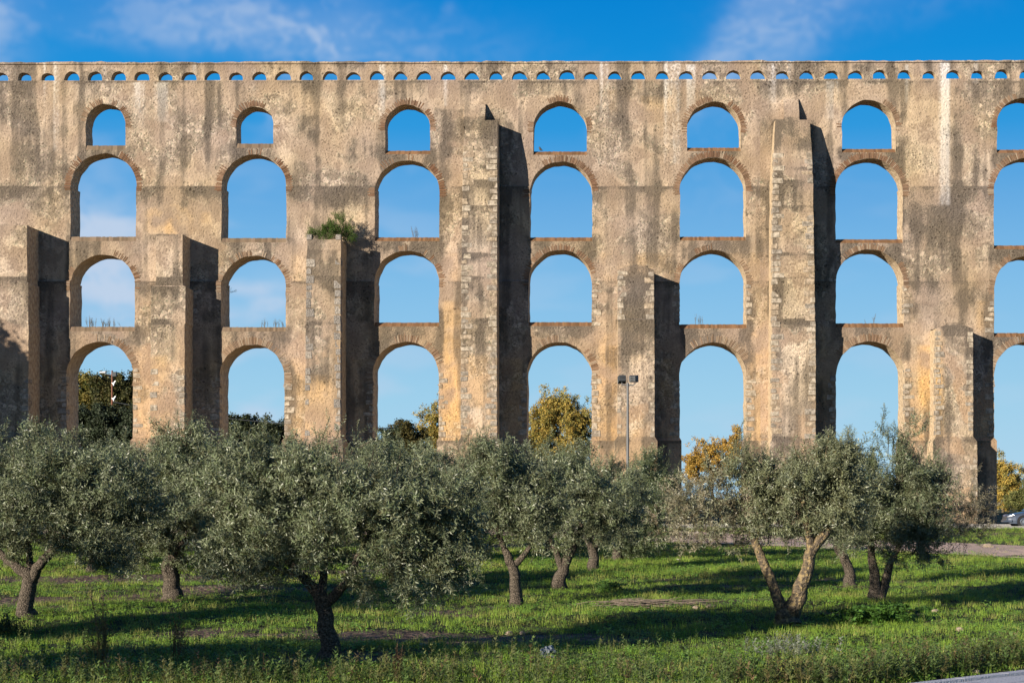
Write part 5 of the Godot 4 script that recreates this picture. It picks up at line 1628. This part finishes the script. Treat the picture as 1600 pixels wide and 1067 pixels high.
func build_materials() -> void:
	M.wall = wall_material()
	M.reveal = grained(srgb(.27, .20, .125), srgb(.45, .36, .235), 0.22, 0.05, 2.5, 0.95, 51, srgb(.375, .29, .182))
	M.brick = StandardMaterial3D.new()
	M.brick.vertex_color_use_as_albedo = true
	M.brick.roughness = 0.95
	M.brick.metallic_specular = 0.2
	M.ashlar = []
	for q in [[.305, .262, .195], [.27, .23, .173], [.325, .28, .208], [.235, .205, .16], [.30, .24, .165]]:
		M.ashlar.append(grained(srgb(q[0] * .52, q[1] * .51, q[2] * .49), srgb(q[0] * 1.12, q[1] * 1.12, q[2] * 1.14), 0.4, 0.03, 2.0, 0.92, 3 + M.ashlar.size()))
	M.greystone = []
	for q in [[.21, .19, .16], [.18, .163, .138], [.25, .222, .18]]:
		M.greystone.append(grained(srgb(q[0] * .6, q[1] * .6, q[2] * .6), srgb(q[0] * 1.15, q[1] * 1.15, q[2] * 1.15), 0.8, 0.03, 2.0, 0.92, 13 + M.greystone.size()))
	M.bark = grained(srgb(.03, .025, .018), srgb(.17, .14, .105), 3.0, 0.03, 3.0, 0.95, 21)
	M.lichen = grained(srgb(.045, .036, .026), srgb(.27, .20, .09), 2.0, 0.02, 3.0, 0.95, 23, srgb(.10, .08, .055))
	M.twig = grained(srgb(.10, .08, .06), srgb(.20, .165, .125), 4.0, 0.03, 0.0, 0.95, 25)
	M.oliveleaf = leafy(0.42, 0.22, 0.45)
	M.broadleaf = leafy(0.6, 0.5, 0.3)
	M.grassleaf = leafy(0.6, 0.5, 0.3)
	M.earth = grained(Color(0.62, 0.6, 0.58), Color(1, 1, 1), 0.55, 0.035, 3.0, 0.98, 31)
	M.earth.vertex_color_use_as_albedo = true
	M.gravel = grained(srgb(.33, .24, .18), srgb(.56, .43, .34), 0.9, 0.09, 2.0, 0.95, 33)
	M.asphalt = grained(srgb(.04, .042, .048), srgb(.075, .075, .08), 0.8, 0.08, 0.5, 0.9, 35)
	M.kerb = grained(srgb(.16, .155, .145), srgb(.24, .23, .215), 1.0, 0.05, 0.5, 0.9, 37)
	M.paving = grained(srgb(.28, .29, .30), srgb(.42, .43, .44), 1.6, 0.05, 0.6, 0.9, 39)
	M.fieldstone = grained(srgb(.17, .13, .09), srgb(.36, .30, .22), 4.0, 0.04, 1.0, 0.95, 41)
	M.galv = plain(.11, .115, .115, .6, .2)
	M.darkmetal = plain(.045, .05, .052, .5, .2)
	M.rust = plain(.14, .06, .035, .8)
	M.white = plain(.75, .75, .73, .5)
	M.glass = plain(.25, .27, .28, .1, .2)
	M.carpaint = plain(.035, .05, .075, .28, .1)
	M.carpaint.clearcoat_enabled = true
	M.carpaint.clearcoat = 0.8
	M.carglass = plain(.015, .018, .02, .05)
	M.chrome = plain(.55, .56, .57, .22, .85)
	M.rubber = plain(.015, .015, .016, .8)
	M.plastic = plain(.12, .14, .15, .35)
